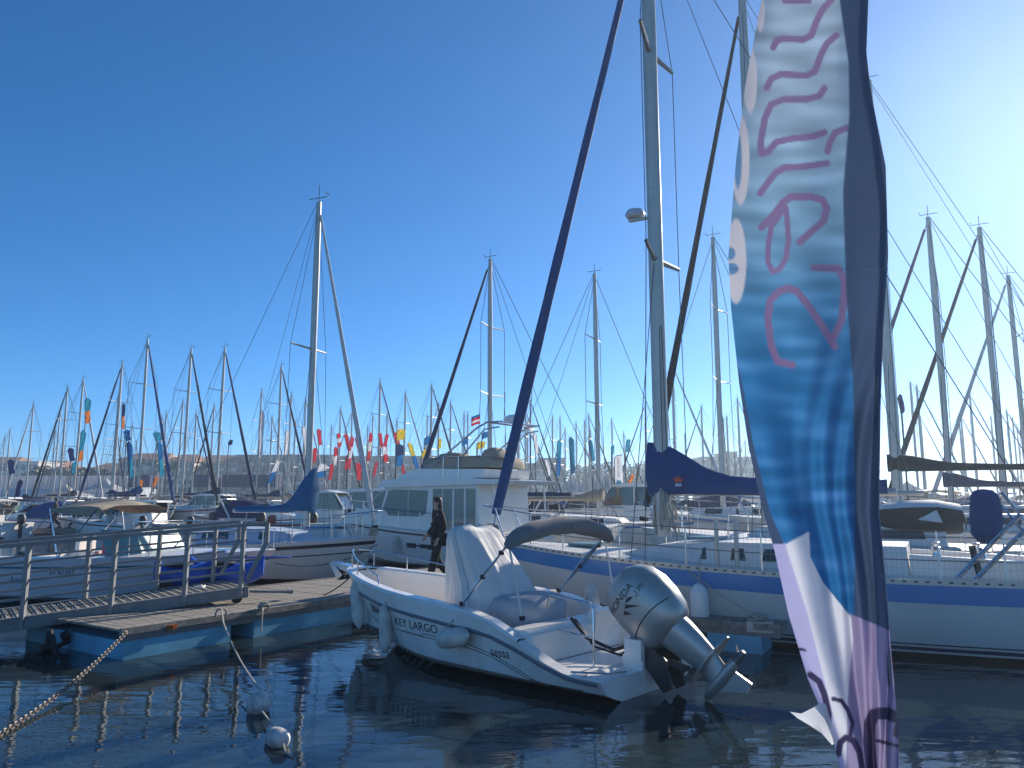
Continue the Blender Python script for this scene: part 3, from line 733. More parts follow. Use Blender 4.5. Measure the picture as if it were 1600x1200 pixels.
def pulpit(h, root, hz=.62, r=.014, t0=.86):
    p = MB(); tip = Vector((h.L + .03, 0, h.s_(1) + hz + .05))
    a = [Vector((h.L * t0, sd * (h.b(t0) - .06), h.s_(t0) + hz)) for sd in (1, -1)]
    mid = [Vector((h.L * .96, sd * (h.b(.96) + .04), h.s_(.96) + hz + .03)) for sd in (1, -1)]
    p.tube([a[0], mid[0], tip + Vector((0, .12, 0)), tip + Vector((0, -.12, 0)), mid[1], a[1]], r, 8)
    for q, t in ((a[0], t0), (a[1], t0), (mid[0], .93), (mid[1], .93)):
        sd = 1 if q.y > 0 else -1
        p.tube([q, (h.L * t, sd * max(.03, h.b(t) - .06), h.s_(t))], r, 6)
    p.build('pulpit', 'steel', root)
    s = MB(); c = [Vector((.08, sd * (h.b(.02) - .05), h.s_(.02) + hz)) for sd in (1, -1)]
    f = [Vector((h.L * .1, sd * (h.b(.1) - .06), h.s_(.1) + hz)) for sd in (1, -1)]
    for off in (0, -.3): s.tube([f[0] + Vector((0, 0, off)), c[0] + Vector((0, 0, off)), c[1] + Vector((0, 0, off)), f[1] + Vector((0, 0, off))], r, 8)
    for q in f + c: s.tube([q, q - Vector((0, 0, hz))], r, 6)
    s.build('pushpit', 'steel', root)

# ---- the blue-banded yacht behind the motorboat
YX = Vector((-.88, .475)).normalized(); YRZ = math.atan2(YX.y, YX.x)
YB = Vector((7.95, 11.02, 0)); YL = 9.6
yb = thing('sailing_yacht', 'large white sailing yacht with broad blue band and blue furled genoa', 'yacht', YB, YRZ)
hy = Hull(YL, 3.1, 1.02, 1.36, 'sail', dip=.05, over=1.1, stern=.72, draft=.4, full=.45)
mat('gel_old', (.62, .61, .57), .35, var=.08, scale=.8)
hy.shell(30, 10).build('hull', 'gel_old', yb, angle=40)
hy.band(.02, .26, 28, .004).build('sheer_band', 'hull_blue', yb)
for za, zb_ in ((.10, .15), (.18, .20)): hy.band(za, zb_, 28, .004, rel=False).build('boot_stripe', 'hull_navy', yb)
hy.band(-.2, .07, 28, .005, rel=False).build('antifouling', 'antifoul', yb)
hy.deck(24, .08, dz=.0).build('deck', 'deck_white', yb)
for sd in (1, -1):
    MB().loft([[p + Vector((0, sd * .004, -.01)), p + Vector((0, sd * .004, .055)), p + Vector((0, -sd * .02, .055)), p + Vector((0, -sd * .02, -.01))] for p in hy.line(.0, .985, sd, 0, 30)], True, True).build('toe_rail', 'alu', yb, False)
    sl_ = MB()
    for i in range(64):
        t = .02 + .94 * i / 64; p = Vector((hy.L * t, sd * (hy.b(t) + .006), hy.s_(t) + .025)); sl_.box(p, (.05, .006, .022), rz=-sd * math.atan2(hy.b(t) - hy.b(t + .01), hy.L * .01))
    sl_.build('scupper_slots', 'stripe_dark', yb, False, kind='stuff')
cabin(hy, yb, 2.1, 7.2, 1.95, .40, body='deck_white', win='glass_dark', nwin=3, slope=1.3)
for x, w_ in ((7.45, .5), (5.2, .6), (3.6, .55)):
    hz_ = hy.s_(x / YL) + (.10 if x > 7.2 else .385)
    MB().box((x, 0, hz_ + .02), (.55, w_, .04)).build('hatch', 'glass_teal', yb, False)
# side-deck vents drawn on the deck edge, cockpit, coaming, winches
MB().prism([(2.1, 0, 1.0), (.25, 0, 1.0), (.12, 0, 1.28), (.55, 0, 1.30), (2.1, 0, 1.36)], (0, .62, 0), (0, .78, 0)).prism([(2.1, 0, 1.0), (.25, 0, 1.0), (.12, 0, 1.28), (.55, 0, 1.30), (2.1, 0, 1.36)], (0, -.78, 0), (0, -.62, 0)).build('cockpit_coaming', 'gel', yb, False)
for sd in (1, -1):
    for x in (1.75, 1.2): MB().lathe([(.07, 0), (.06, .05), (.05, .1), (.065, .14), (.05, .15)], (x, sd * .70, 1.33), (0, 0, 1), 12).build('winch', 'steel', yb)
ymx = YL - (7.95 - 2.76) / .88 * 0 - 3.62
yz = hy.s_(ymx / YL) + .37
mr_ = mast_rig(hy, yb, ymx, yz, 14.2, .105, 'canvas_blue', .135, (.40, .73), 1.0, .008, 'canvas_blue', 3.75, .78, .62, m='alu', cover_drop=.28, sr=.06)
dom = MB(); dom.lathe([(.04, 0), (.16, .02), (.185, .055), (.185, .10), (.15, .16), (.04, .19)], (ymx + .38, 0, 7.45), (0, 0, 1), 18); dom.build('radar_dome', 'gel_grey', mr_)
MB().bar((ymx + .1, 0, 7.42), (ymx + .5, 0, 7.42), .08, .04).build('radar_bracket', 'alu', mr_, False)
# halyards and rope coils lashed round the mast foot
rp = MB()
for k in range(16):
    a0 = random.uniform(-2.6, 2.6); x_, y_ = ymx - .05 + .19 * math.cos(a0) * 1.1, .17 * math.sin(a0)
    rp.tube([(x_ * .3 + ymx * .7, y_ * .7, yz + random.uniform(.65, .9)), (x_, y_ * 1.3, yz + random.uniform(.35, .55)), (x_ - .03, y_ * 1.5, yz + random.uniform(.0, .2)), (x_ + .02, y_ * 1.2, yz + random.uniform(.25, .5))], .016, 5)
rp.build('halyard_coils', 'rope', yb)
for k in range(2): MB().tube([(ymx - .16 + .1 * k, .13, yz + .3), (ymx - .10 + .04 * k, .09, yz + 3.8)], .007, 4).build('halyard', 'rope_dark', yb)
cr_ = MB(); cb0 = Vector((ymx - .30, .238, yz + .95))
cr_.add([cb0 + Vector(p) for p in ((0, 0, 0), (-.13, 0, 0), (-.15, 0, .1), (-.105, 0, .05), (-.065, 0, .115), (-.025, 0, .05), (.02, 0, .1))], [(0, 1, 2, 3, 4, 5, 6)])
cr_.build('crown_emblem', 'orange_buoy', yb, False)
MB().box(cb0 + Vector((-.065, .001, -.05)), (.11, .004, .05)).build('name_patch', 'flag_white', yb, False)
lifelines(hy, yb, .06, .90, 8, .62, .006, .013)
pulpit(hy, yb)
net = MB()
for i in range(120):
    t = .08 + .8 * i / 120; p = Vector((hy.L * t, hy.b(t) - .07, hy.s_(t))); net.tube([p + Vector((0, 0, .05)), p + Vector((0, 0, .60))], .0022, 3, False)
for k in range(5): net.tube(hy.line(.08, .88, 1, .1 + .1 * k, 20, .07), .0022, 3, False)
net.build('guard_net', 'rope', yb, False, kind='stuff')
for x in (4.75, 4.45): MB().tube([(x, 1.22, 1.12), (x, 1.22, 1.85)], .035, 8).build('stowed_tube', 'alu', yb)
# stern gear: ladder, wooden staff, coiled lines, blue cover
for o_ in (0, .22): MB().tube([(1.55 - o_, 1.28, 1.10), (.75 - o_, 1.16, 1.95)], .016, 8).tube([(1.50 - o_, 1.22, 1.10), (.70 - o_, 1.10, 1.95)], .016, 8).build('folding_ladder', 'steel', yb)
MB().tube([(.52, 1.0, 1.05), (.47, 1.0, 2.15)], .05, 8).build('wooden_post', 'wood_brown', yb)
MB().tube([(.32, .9, 1.1), (1.0, .9, 2.2)], .018, 6).tube([(.2, .6, 1.1), (.9, .8, 2.25)], .018, 6).build('stern_davit', 'steel', yb)
MB().tube([(1.25, 1.0, 1.12), (1.32, 1.02, 1.52)], .045, 10).build('pump_handle', 'rubber', yb)
cvr = MB(); cvr.loft([soft_ring(1.12, 1.0, z, a * .62, b_ * .62, 30, 2.4, w_, z * 4, 6) for z, a, b_, w_ in ((1.55, .12, .10, .25), (1.68, .26, .18, .16), (1.85, .30, .22, .10), (2.05, .29, .22, .07), (2.2, .26, .2, .05), (2.27, .18, .14, .03), (2.29, .04, .04, 0))]); cvr.build('motor_cover', 'canvas_blue', yb, angle=80)
kb = MB()
for k in range(5): kb.tube([(.5 + .1 * math.cos(a) * (1 + .1 * k), 1.06 + .02 * k, 1.62 + .13 * math.sin(a) - .03 * k) for a in [2 * math.pi * i / 14 for i in range(15)]], .013, 5)
kb.build('hanging_coil', 'rope', yb)
# white round fender between yacht and finger, mooring gear at the finger's end
p = hy.side(4.95, .55, 1, .16); v = Matrix.Rotation(YRZ, 3, 'Z') @ p + YB
t = thing('fender', 'large white fender hung on the blue-banded hull', 'fender', v, YRZ)
MB().lathe([(.03, -.36), (.1, -.33), (.14, -.22), (.145, 0), (.145, .15), (.13, .25), (.08, .31), (.03, .34)], (0, 0, 0), (0, 0, 1), 16).build('body', 'gel', t); MB().tube([(0, 0, .34), (0, -.15, .75)], .009, 5).build('lanyard', 'rope', t)
e0 = W(1185, 968, z=PZ + .05)
knot('rope_coil', 'grey rope heaped on the end of the finger pontoon', (e0.x, e0.y, PZ + .03), .13, 'rope', 5, .014)
tag(MB().box((e0.x + .02, e0.y - .02, PZ - .04), (.36, .22, .14), rz=-.4).build('dock_bumper', 'alu', None, False), 'pale corner bumper block on the finger pontoon end', 'bumper')
ys = Matrix.Rotation(YRZ, 3, 'Z') @ Vector((5.2, hy.b(.54) - .02, hy.s_(.54) + .03)) + YB
rope('mooring_line', 'taut grey line from the blue-banded yacht to the finger pontoon end', [ys, (e0.x, e0.y, PZ + .10)], .011, 'rope', .06)

# ---- a function for the other full yachts
def yacht(name, label, loc, rz, L, B, F, H, mt, genoa, cover, hullm='gel', stripe=None, win='glass_dark', group=None, far=False, boom=True, gr=.09, cover_h=.5, spread=(.5,), wr=.006, deckm='deck_white', r=.075, cab=True, boom_z=.75, boom_len=None):
    root = thing(name, label, 'yacht', loc, rz, group); hh = Hull(L, B, F * .9, F * 1.2, 'sail', dip=.03, over=L * .1, stern=.74, draft=.35)
    hh.shell(12 if far else 22, 5 if far else 8).build('hull', hullm, root, angle=40)
    if stripe: hh.band(.10, .19, 12 if far else 22, .006).build('stripe', stripe, root)
    hh.band(-.1, .08, 12, .006, rel=False).build('antifouling', 'antifoul', root)
    hh.deck(10 if far else 18).build('deck', deckm, root)
    if cab: cabin(hh, root, L * .26, L * .72, B * .62, .42, body=deckm, win=win, nwin=2)
    mx = L * mt; mast_rig(hh, root, mx, hh.s_(mt) + .38, H, r, genoa, gr, spread, B * .32, wr, cover, boom_len or L * .36, boom_z, cover_h, wind=True)
    if far:
        rail_on(hh, 'guard_rail', .05, .97, 1, .55, .012, 'steel', root, 8, 4); rail_on(hh, 'guard_rail', .05, .97, -1, .55, .012, 'steel', root, 8, 4)
    else:
        lifelines(hh, root, .06, .9, 6, .58); pulpit(hh, root)
    return root, hh
# cream yacht with teal-blue sail cover beyond the gangway
CRZ = math.atan2(-.36, .93); cbow = Vector((-3.52, 20.6))
cloc = cbow - Vector((.93, -.36)).normalized() * 7.6
cy, hc = yacht('sailing_yacht', 'cream yacht with teal sail cover and grey furled genoa behind the plank deck', (cloc.x, cloc.y, 0), CRZ, 7.6, 2.6, .98, 10.75, .70, 'sail_white', 'canvas_teal', 'gel_cream', 'stripe_dark', gr=.085, cover_h=1.0, spread=(.53,), deckm='deck_blue', boom_len=2.5, boom_z=.45, wr=.008)
hc.band(.36, .39, 20, .006).build('stripe', 'stripe_dark', cy)
knot('rope_coil', 'pale line wound about the foot of the grey furled genoa', W(583, 838, y=20.4), .12, 'rope', 5, .016, 1.5)
# yachts behind the blue-banded one
by, _ = yacht('sailing_yacht', 'white yacht with a near-black furled genoa just beyond the blue sail cover', (Vector((12.6, 17.2, 0))), YRZ, 10.2, 3.2, 1.15, 16.6, .66, 'canvas_dark', None, r=.11, gr=.13, spread=(.36, .66), wr=.009)
dy, hd = yacht('sailing_yacht', 'tall white yacht with dark grey boom cover beside the blue feather banner', (Vector((17.9, 20.9, 0))), YRZ, 12, 3.7, 1.35, 16.1, .56, None, 'canvas_dark', r=.12, spread=(.33, .62), cover_h=.32, wr=.009, boom_len=5.6, boom_z=1.35)
# covered dinghy in orca colours on the second yacht's stern deck
dg_ = thing('dinghy', 'upturned dinghy under a black and white cover behind the blue-banded yacht', 'dinghy', W(1432, 830, y=18.3), YRZ + .15)
rg = [soft_ring(x, 0, .38 + dz, .01, 0, 4) for x, dz in ()]
rg = []
for x, w_, z0, z1 in ((-1.0, .28, .0, .42), (-.9, .55, -.05, .62), (-.4, .66, -.08, .72), (.2, .62, -.06, .70), (.7, .45, .05, .62), (1.0, .18, .2, .48)):
    rg.append([Vector((x, w_ * math.cos(a), lerp(z0, z1, .5 + .5 * math.sin(a)))) for a in [2 * math.pi * k / 20 for k in range(20)]])
MB().loft(rg).build('cover', 'canvas_dark', dg_, angle=70)
MB().loft([[p * 1.012 + Vector((0, 0, .004)) for p in r_[2:9]] for r_ in rg[1:]], False, False).build('white_top', 'canvas_white', dg_, angle=70)
pt_ = [Vector((.05, .66, .28)), Vector((-.45, .69, .22)), Vector((-.35, .62, .5))]
MB().add([p + Vector((0, .02, 0)) for p in pt_], [(0, 1, 2)]).build('white_patch', 'canvas_white', dg_, False)
# ------------------------------------------------------------------ flybridge motor yacht
MX = Vector((-.78, .63)).normalized(); mrz = math.atan2(MX.y, MX.x)
my = thing('motor_yacht', 'white flybridge motor yacht with tan canvas and radar arch behind the walking person', 'boat', (.45, 23.8, 0), mrz); my.scale = (.93, .93, .95)
hm = Hull(9.4, 3.3, 1.12, 1.62, 'motor', over=1.0, stern=.92, draft=.4, full=.4, chine=.1)
hm.shell(24, 8).build('hull', 'gel', my, angle=30); hm.deck(16, .05).build('deck', 'deck_white', my)
hm.band(.08, .14, 20, .012).build('rub_rail', 'stripe_dark', my); hm.band(-.1, .08, 20, .006, rel=False).build('antifouling', 'antifoul', my)
for sd in (1, -1):
    q = [hm.side(x, z, sd, .008) for x, z in ((2.6, .62), (4.0, .66), (4.0, .82), (2.6, .78))]; MB().add(q, [(0, 1, 2, 3)]).build('hull_window', 'glass_dark', my, False)
def slab(poly, hw, m, name, parent, z0=0):     # side outline (x, z) swept across +-hw
    return MB().prism([(x, 0, z) for x, z in poly], (0, -hw, 0), (0, hw, 0)).build(name, m, parent, angle=30)
sup = slab([(.9, 1.1), (1.0, 2.72), (5.3, 2.78), (6.5, 1.98), (7.5, 1.75), (7.9, 1.4)], 1.32, 'gel', 'superstructure', my)
slab([(-.2, 2.74), (-.25, 2.84), (1.5, 2.95), (5.2, 2.95), (5.75, 2.72), (5.6, 2.66)], 1.48, 'gel', 'cabin_roof', my)
for sd in (1, -1):
    def wq(pts, name, m): return MB().prism([(x, sd * 1.322, z) for x, z in pts], (0, 0, 0), (0, sd * .012, 0)).build(name, m, sup, False)
    wq([(3.35, 1.78), (3.25, 2.55), (4.95, 2.6), (5.25, 2.55), (5.5, 1.95), (5.2, 1.7), (3.6, 1.68)], 'window', 'glass_green')
    for a in (1.08, 1.6, 2.12, 2.6): wq([(a, 1.25), (a, 2.6), (a + .42, 2.6), (a + .42, 1.25)], 'door_pane', 'glass_green')
    wq([(5.4, 2.55), (5.62, 2.52), (6.5, 1.98), (6.1, 1.9), (5.62, 1.98)], 'front_side_window', 'glass_green')
    MB().box((4.2, sd * 1.34, 2.12), (.025, .02, .86)).build('window_bar', 'gel', sup, False)
    MB().lathe([(.02, -.02), (.15, -.02), (.15, .03), (.02, .03)], (6.3, sd * 1.20, 1.72), (0, 1, 0), 14).build('round_vent', 'rubber', sup)
    rail_on(hm, 'guard_rail', .3, .99, sd, .62, .014, 'steel', my, 12, 6)
    MB().tube([(.2, sd * 1.35, 1.15), (.3, sd * 1.35, 2.75)], .03, 8).build('cockpit_pillar', 'gel', my)
fb = slab([(.9, 2.94), (.8, 3.22), (3.9, 3.30), (4.7, 3.1), (5.0, 2.94)], 1.25, 'gel', 'flybridge', my)
cn = MB(); cn.loft([soft_ring(2.35, 0, z, a, b_, 40, 5, w_, z * 3, 11) for z, a, b_, w_ in ((3.28, 1.68, 1.22, .006), (3.45, 1.66, 1.2, .008), (3.62, 1.55, 1.12, .006), (3.68, 1.3, .95, .005), (3.70, .4, .3, 0))]); cn.build('flybridge_canvas', 'canvas_tan', fb, angle=60)
sc_ = MB(); sc_.loft([soft_ring(3.0, .3, z, a, b_, 24, 3, .02, z, 7) for z, a, b_ in ((3.6, .6, .5), (3.8, .5, .42), (3.85, .2, .2))]); sc_.build('seat_canvas', 'canvas_tan', fb, angle=60)
sc_ = MB(); sc_.loft([soft_ring(1.1, .3, z, a, b_, 24, 3, .02, z, 7) for z, a, b_ in ((3.6, .45, .5), (3.86, .3, .42), (3.95, .1, .2))]); sc_.build('seat_canvas', 'canvas_tan', fb, angle=60)
for sd in (1, -1):
    MB().tube([(3.9, sd * 1.2, 2.95), (1.2, sd * 1.15, 4.55), (.8, sd * 1.1, 4.72), (.2, sd * 1.0, 4.72)], .03, 8).tube([(2.2, sd * 1.2, 3.3), (.9, sd * 1.1, 4.5), (.3, sd * 1.05, 4.55)], .025, 8).build('radar_arch', 'steel', my)
    for x in (1.9, 2.6): MB().tube([(x, sd * 1.27, 2.95), (x, sd * 1.27, 3.65)], .018, 6).build('rail_post', 'steel', my)
    MB().tube([(.9, sd * 1.27, 3.62), (3.4, sd * 1.27, 3.62)], .016, 6).build('flybridge_rail', 'steel', my)
MB().tube([(.8, -1.1, 4.72), (.8, 1.1, 4.72)], .03, 8).tube([(.3, -1.05, 4.72), (.3, 1.05, 4.72)], .03, 8).build('arch_beam', 'steel', my)
MB().lathe([(.05, 0), (.28, .03), (.32, .1), (.30, .2), (.2, .27), (.04, .29)], (.55, 0, 4.75), (0, 0, 1), 16).build('radar_dome', 'gel', my)
MB().tube([(.4, .7, 4.7), (.35, .7, 5.7)], .012, 5).tube([(.4, -.7, 4.7), (.3, -.7, 5.9)], .012, 5).build('antenna', 'wire', my)
MB().lathe([(.02, -.3), (.09, -.27), (.11, 0), (.09, .27), (.02, .3)], (4.4, 1.72, .75), (0, 0, 1), 12).build('side_fender', 'fender', my)
ens = thing('ensign', 'small red white and blue ensign flying above the radar arch', 'flag', W(750, 668, y=23.5)); ens.scale = (.6, .6, .6)
MB().tube([(0, 0, -.6), (0, 0, .75)], .012, 5).build('staff', 'wire', ens)
def flag_cloth(w, hgt, amp, n=10, m=5, lean=0.0, drop=0.0):
    mb = MB(); mb.loft([[Vector((-w * i / n, amp * math.sin(i * .9 + j * .5) * i / n, hgt * (j / m) - drop * (i / n) ** 1.5 + lean * i / n)) for j in range(m + 1)] for i in range(n + 1)], False, False); return mb
for k, (mm, z0) in enumerate((('flag_red', 0), ('flag_white', .12), ('flag_red', .24), ('flag_blue', .36))):
    o = flag_cloth(.45, .12, .06, drop=.15).build('stripe', mm, ens); o.location = (0, 0, .2 + z0)

# ------------------------------------------------------------------ pale pink runabout left of the gangway
px_ = thing('motorboat', 'pinkish white runabout with folded tan bimini behind the gangway railings', 'boat', (-10.75, 17.6, 0), math.atan2(-.22, .97))
hp = Hull(6.0, 2.25, .92, 1.12, 'motor', over=.8, stern=.94, draft=.3, full=.42, chine=.12)
hp.shell(24, 8).build('hull', 'gel_pink', px_, angle=30)
hp.band(.17, .21, 20, .008).build('stripe', 'ink_teal', px_); hp.band(-.1, .09, 20, .006, rel=False).build('antifouling', 'ink_teal', px_)
hp.deck(14, .10, t0=.46).build('foredeck', 'gel', px_)
for sd in (1, -1):
    MB().loft([[Vector((hp.L * t, sd * hp.b(t), hp.s_(t))), Vector((hp.L * t, sd * (hp.b(t) - .22), hp.s_(t) + .03)), Vector((hp.L * t, sd * (hp.b(t) - .24), .4))] for t in [lerp(0, .47, i / 8) for i in range(9)]], False, False).build('side_deck', 'gel', px_)
MB().loft([[Vector((hp.L * t, q * (hp.b(t) - .23), .42)) for q in (-1, 1)] for t in (0.01, .2, .47)], False, False).build('cockpit_sole', 'deck_white', px_)
MB().box((.12, 0, .66), (.18, 1.8, .5)).build('transom_seat', 'gel', px_, False)
ws = MB(); ws.add([(2.75, 1.0, .98), (3.4, .72, 1.0), (3.15, .66, 1.50), (2.55, .95, 1.50), (3.4, -.72, 1.0), (3.15, -.66, 1.50), (2.75, -1.0, .98), (2.55, -.95, 1.5)], [(0, 1, 2, 3), (1, 4, 5, 2), (4, 6, 7, 5)]); ws.build('windscreen', 'glass_teal', px_, False)
MB().tube([(2.55, .95, 1.51), (3.15, .66, 1.51), (3.15, -.66, 1.51), (2.55, -.95, 1.51)], .018, 6).build('screen_frame', 'steel', px_)
for x in (1.9, 1.2): MB().box((x, .45, .75), (.5, .5, .5)).box((x - .22, .45, 1.1), (.1, .5, .5)).build('seat', 'red' if x > 1.5 else 'gel', px_, False)
bmr = []
for i in range(17):
    q = i / 16; y = lerp(1.05, -1.05, q); bmr.append([Vector((2.2 + 1.3 * (.5 - .5 * math.cos(a)) * 1.0 - .9 + .04 * math.sin(15 * q), y, 1.92 + .12 * math.sin(math.pi * q) + .09 * math.sin(a) + .02 * math.sin(9 * q + 2 * a))) for a in [2 * math.pi * k / 12 for k in range(12)]])
MB().loft(bmr).build('folded_bimini', 'canvas_tan', px_, angle=70)
for sd in (1, -1):
    MB().tube([(1.6, sd * 1.02, .95), (1.35, sd * 1.05, 1.95)], .016, 6).tube([(1.6, sd * 1.02, .95), (2.5, sd * 1.05, 1.95)], .016, 6).tube([(.5, sd * 1.0, .95), (1.4, sd * 1.05, 1.9)], .012, 6).build('bimini_bow', 'steel', px_)
rail_on(hp, 'bow_rail', .55, .98, 1, .42, .014, 'steel', px_, 10, 3); rail_on(hp, 'bow_rail', .55, .98, -1, .42, .014, 'steel', px_, 10, 3)
put_text(hp, 'ST 67167', .17, 1.50, .62, 'ink', px_, side=-1, sx=.95); put_text(hp, 'Amo\u0301s', .20, .45, .42, 'ink_teal', px_, side=-1, shear=.3)
MB().prism([(0, 0, .95), (-.25, 0, 1.0), (-.30, 0, .55), (-.12, 0, .2), (-.2, 0, -.2), (.0, 0, -.2)], (0, -.14, 0), (0, .14, 0)).build('outboard', 'engine_dark', px_, False)

# ------------------------------------------------------------------ blue plastic kayaks on a trolley, on the pontoon
def kayak(p, rz, L, label, tilt=0.0):
    t = thing('kayak', label, 'kayak', p, rz, 'blue kayaks on the pontoon'); rg = []
    for i in range(15):
        q = i / 14; w = .27 * math.sin(math.pi * (.06 + .88 * q)) ** .6; up = .16 * (2 * q - 1) ** 4
        rg.append([Vector((L * (q - .5), w * math.cos(a), .25 + up + (.23 if math.sin(a) < 0 else .16) * math.sin(a))) for a in [2 * math.pi * k / 16 for k in range(16)]])
    MB().loft(rg).build('hull', 'plastic_blue', t, angle=50)
    MB().lathe([(.22, 0), (.26, .03), (.24, .05), (.2, .03)], (-.1, 0, .40), (0, 0, 1), 18).build('cockpit_rim', 'black', t)
    for y in (-.3, .3): MB().lathe([(.03, -.04), (.14, -.05), (.16, 0), (.14, .05), (.03, .04)], (-.3, y, .02), (0, 1, 0), 14).build('trolley_wheel', 'rubber', t)
    return t
kayak(((300 - 800) / 1200 * 14.35, 14.35, PZ + .14), .35, 1.0, 'bright blue plastic kayak on wheels seen through the railing')
kp = Vector(((366 - 800) / 1200 * 14.7, 14.7, 0)); kayak((kp.x, kp.y, PZ + .14), .2, 1.3, 'second blue kayak with pointed end by the gangway brace')
pd_ = thing('paddle', 'blue paddle lying across the kayak', 'paddle', W(405, 872, y=kp.y + .1)); MB().tube([(-.6, 0, 0), (.35, 0, .02)], .016, 6).build('shaft', 'plastic_blue', pd_); MB().box((.45, 0, .02), (.3, .1, .015)).build('blade', 'plastic_blue', pd_, False)
jc = Vector(((330 - 800) / 1200 * 13.9, 13.9, 0)); jr = thing('jerrycan', 'white plastic can standing by the kayak wheel', 'can', (jc.x, jc.y - .1, PZ)); MB().prism([(-.1, 0, 0), (.1, 0, 0), (.1, 0, .2), (.04, 0, .27), (-.1, 0, .24)], (0, -.07, 0), (0, .07, 0)).build('body', 'gel', jr, False); MB().lathe([(.025, 0), (.025, .04)], (.05, 0, .255), (0, 0, 1), 8).build('cap', 'black', jr)

# ------------------------------------------------------------------ people
def skin_mesh(name, verts, edges, radii, m, parent, levels=2, root=0):
    me = bpy.data.meshes.new(name); me.from_pydata([tuple(v) for v in verts], edges, []); me.materials.append(MATS[m])
    o = place(name, me, parent); o.modifiers.new('Skin', 'SKIN'); o.modifiers['Skin'].use_smooth_shade = True
    if not me.skin_vertices: me.attributes
    for i, r in enumerate(radii):
        me.skin_vertices[0].data[i].radius = (r, r) if not isinstance(r, tuple) else r
        me.skin_vertices[0].data[i].use_root = (i == root)
    s = o.modifiers.new('Subdivision', 'SUBSURF'); s.levels = levels; s.render_levels = levels
    return o
def person(label, loc, rz, H=1.7, pose='walk', top='cloth_black', legs='cloth_black', hair='hair', long_hair=True, bag=False, name='person', group=None, swing=1.0, lod=2):
    """facing +x; body is one skinned figure, clothing and hair are children"""
    t = thing(name, label, 'person', loc, rz, group); k = H / 1.72
    def V(x, y, z): return Vector((x * k, y * k, z * k))
    st_ = .27 * swing
    J = dict(pel=V(0, 0, .95), belly=V(.01, 0, 1.08), chest=V(.02, 0, 1.28), neckb=V(.02, 0, 1.44), neck=V(.03, 0, 1.50), jaw=V(.05, 0, 1.565), head=V(.045, 0, 1.63), crown=V(.03, 0, 1.675),
             hl=V(0, .095, .91), kl=V(.10 * swing, .10, .50), al=V(.20 * swing, .10, .09), tl=V(.36 * swing if swing else .16, .11, .035),
             hr=V(0, -.095, .91), kr=V(.02, -.10, .49), ar=V(-.28 * swing, -.10, .13 if swing else .09), tr=V(-.16 * swing if swing else .16, -.11, .035),
             sl=V(.01, .18, 1.42), el=V(-.06, .27, 1.15), wl_=V(.06, .30, .93),
             sr=V(.01, -.18, 1.42), er=V(.02, -.30, 1.16), wr_=V(.17, -.36, .98))
    keys = list(J); idx = {n_: i for i, n_ in enumerate(keys)}; verts = [J[n_] for n_ in keys]
    rad = dict(pel=.13, belly=.115, chest=.135, neckb=.075, neck=.05, jaw=.066, head=.085, crown=.062, hl=.09, kl=.058, al=.038, tl=.036, hr=.09, kr=.058, ar=.038, tr=.036, sl=.058, el=.042, wl_=.027, sr=.058, er=.042, wr_=.027)
    radii = [rad[n_] * k for n_ in keys]
    E = [('pel', 'belly'), ('belly', 'chest'), ('chest', 'neckb'), ('neckb', 'neck'), ('neck', 'jaw'), ('jaw', 'head'), ('head', 'crown'), ('pel', 'hl'), ('hl', 'kl'), ('kl', 'al'), ('al', 'tl'), ('pel', 'hr'), ('hr', 'kr'), ('kr', 'ar'), ('ar', 'tr'), ('chest', 'sl'), ('sl', 'el'), ('el', 'wl_'), ('chest', 'sr'), ('sr', 'er'), ('er', 'wr_')]
    edges = [(idx[a], idx[b_]) for a, b_ in E]
    for wn_, sd in (('wl_', 1), ('wr_', -1)):       # palm and five fingers
        w = J[wn_]; d = (w - J['el' if sd > 0 else 'er']).normalized(); sidev = Vector((1, 0, 0)); sidev = (sidev - d * sidev.dot(d)).normalized()
        palm = w + d * .065 * k; verts.append(palm); radii.append((.030 * k, .018 * k)); pi = len(verts) - 1; edges.append((idx[wn_], pi))
        for f, (off, ln) in enumerate(((.034, .055), (.013, .085), (-.003, .09), (-.018, .082), (-.032, .065))):
            base = palm + sidev * off * k + d * (.02 * k if f else -.015 * k); mid = base + d * ln * .5 * k + sidev * (.02 * k if f == 0 else 0); tip = mid + d * ln * .45 * k + Vector((0, -sd * .018 * k, 0))
            verts += [base, mid, tip]; radii += [.0095 * k, .009 * k, .008 * k]; n_ = len(verts); edges += [(pi, n_ - 3), (n_ - 3, n_ - 2), (n_ - 2, n_ - 1)]
    skin_mesh('body', verts, edges, radii, 'skin', t, lod)
    def shell(name_, names, es, m, grow, extra=None):
        vs_ = [J[n_] for n_ in names]; ii = {n_: i for i, n_ in enumerate(names)}
        r_ = [(rad[n_] + grow.get(n_, .014)) * k for n_ in names]
        skin_mesh(name_, vs_, [(ii[a], ii[b_]) for a, b_ in es], r_, m, t, lod)
    shell('sweater', ['belly', 'chest', 'neckb', 'sl', 'el', 'wl_', 'sr', 'er', 'wr_', 'pel'], [('pel', 'belly'), ('belly', 'chest'), ('chest', 'neckb'), ('chest', 'sl'), ('sl', 'el'), ('el', 'wl_'), ('chest', 'sr'), ('sr', 'er'), ('er', 'wr_')], top, dict(pel=.02, belly=.045, chest=.035, neckb=.008, el=.035, er=.035, wl_=.016, wr_=.016, sl=.03, sr=.03))
    shell('trousers', ['pel', 'hl', 'kl', 'al', 'hr', 'kr', 'ar'], [('pel', 'hl'), ('hl', 'kl'), ('kl', 'al'), ('pel', 'hr'), ('hr', 'kr'), ('kr', 'ar')], legs, dict(pel=.012, kl=.03, kr=.03, al=.034, ar=.034))
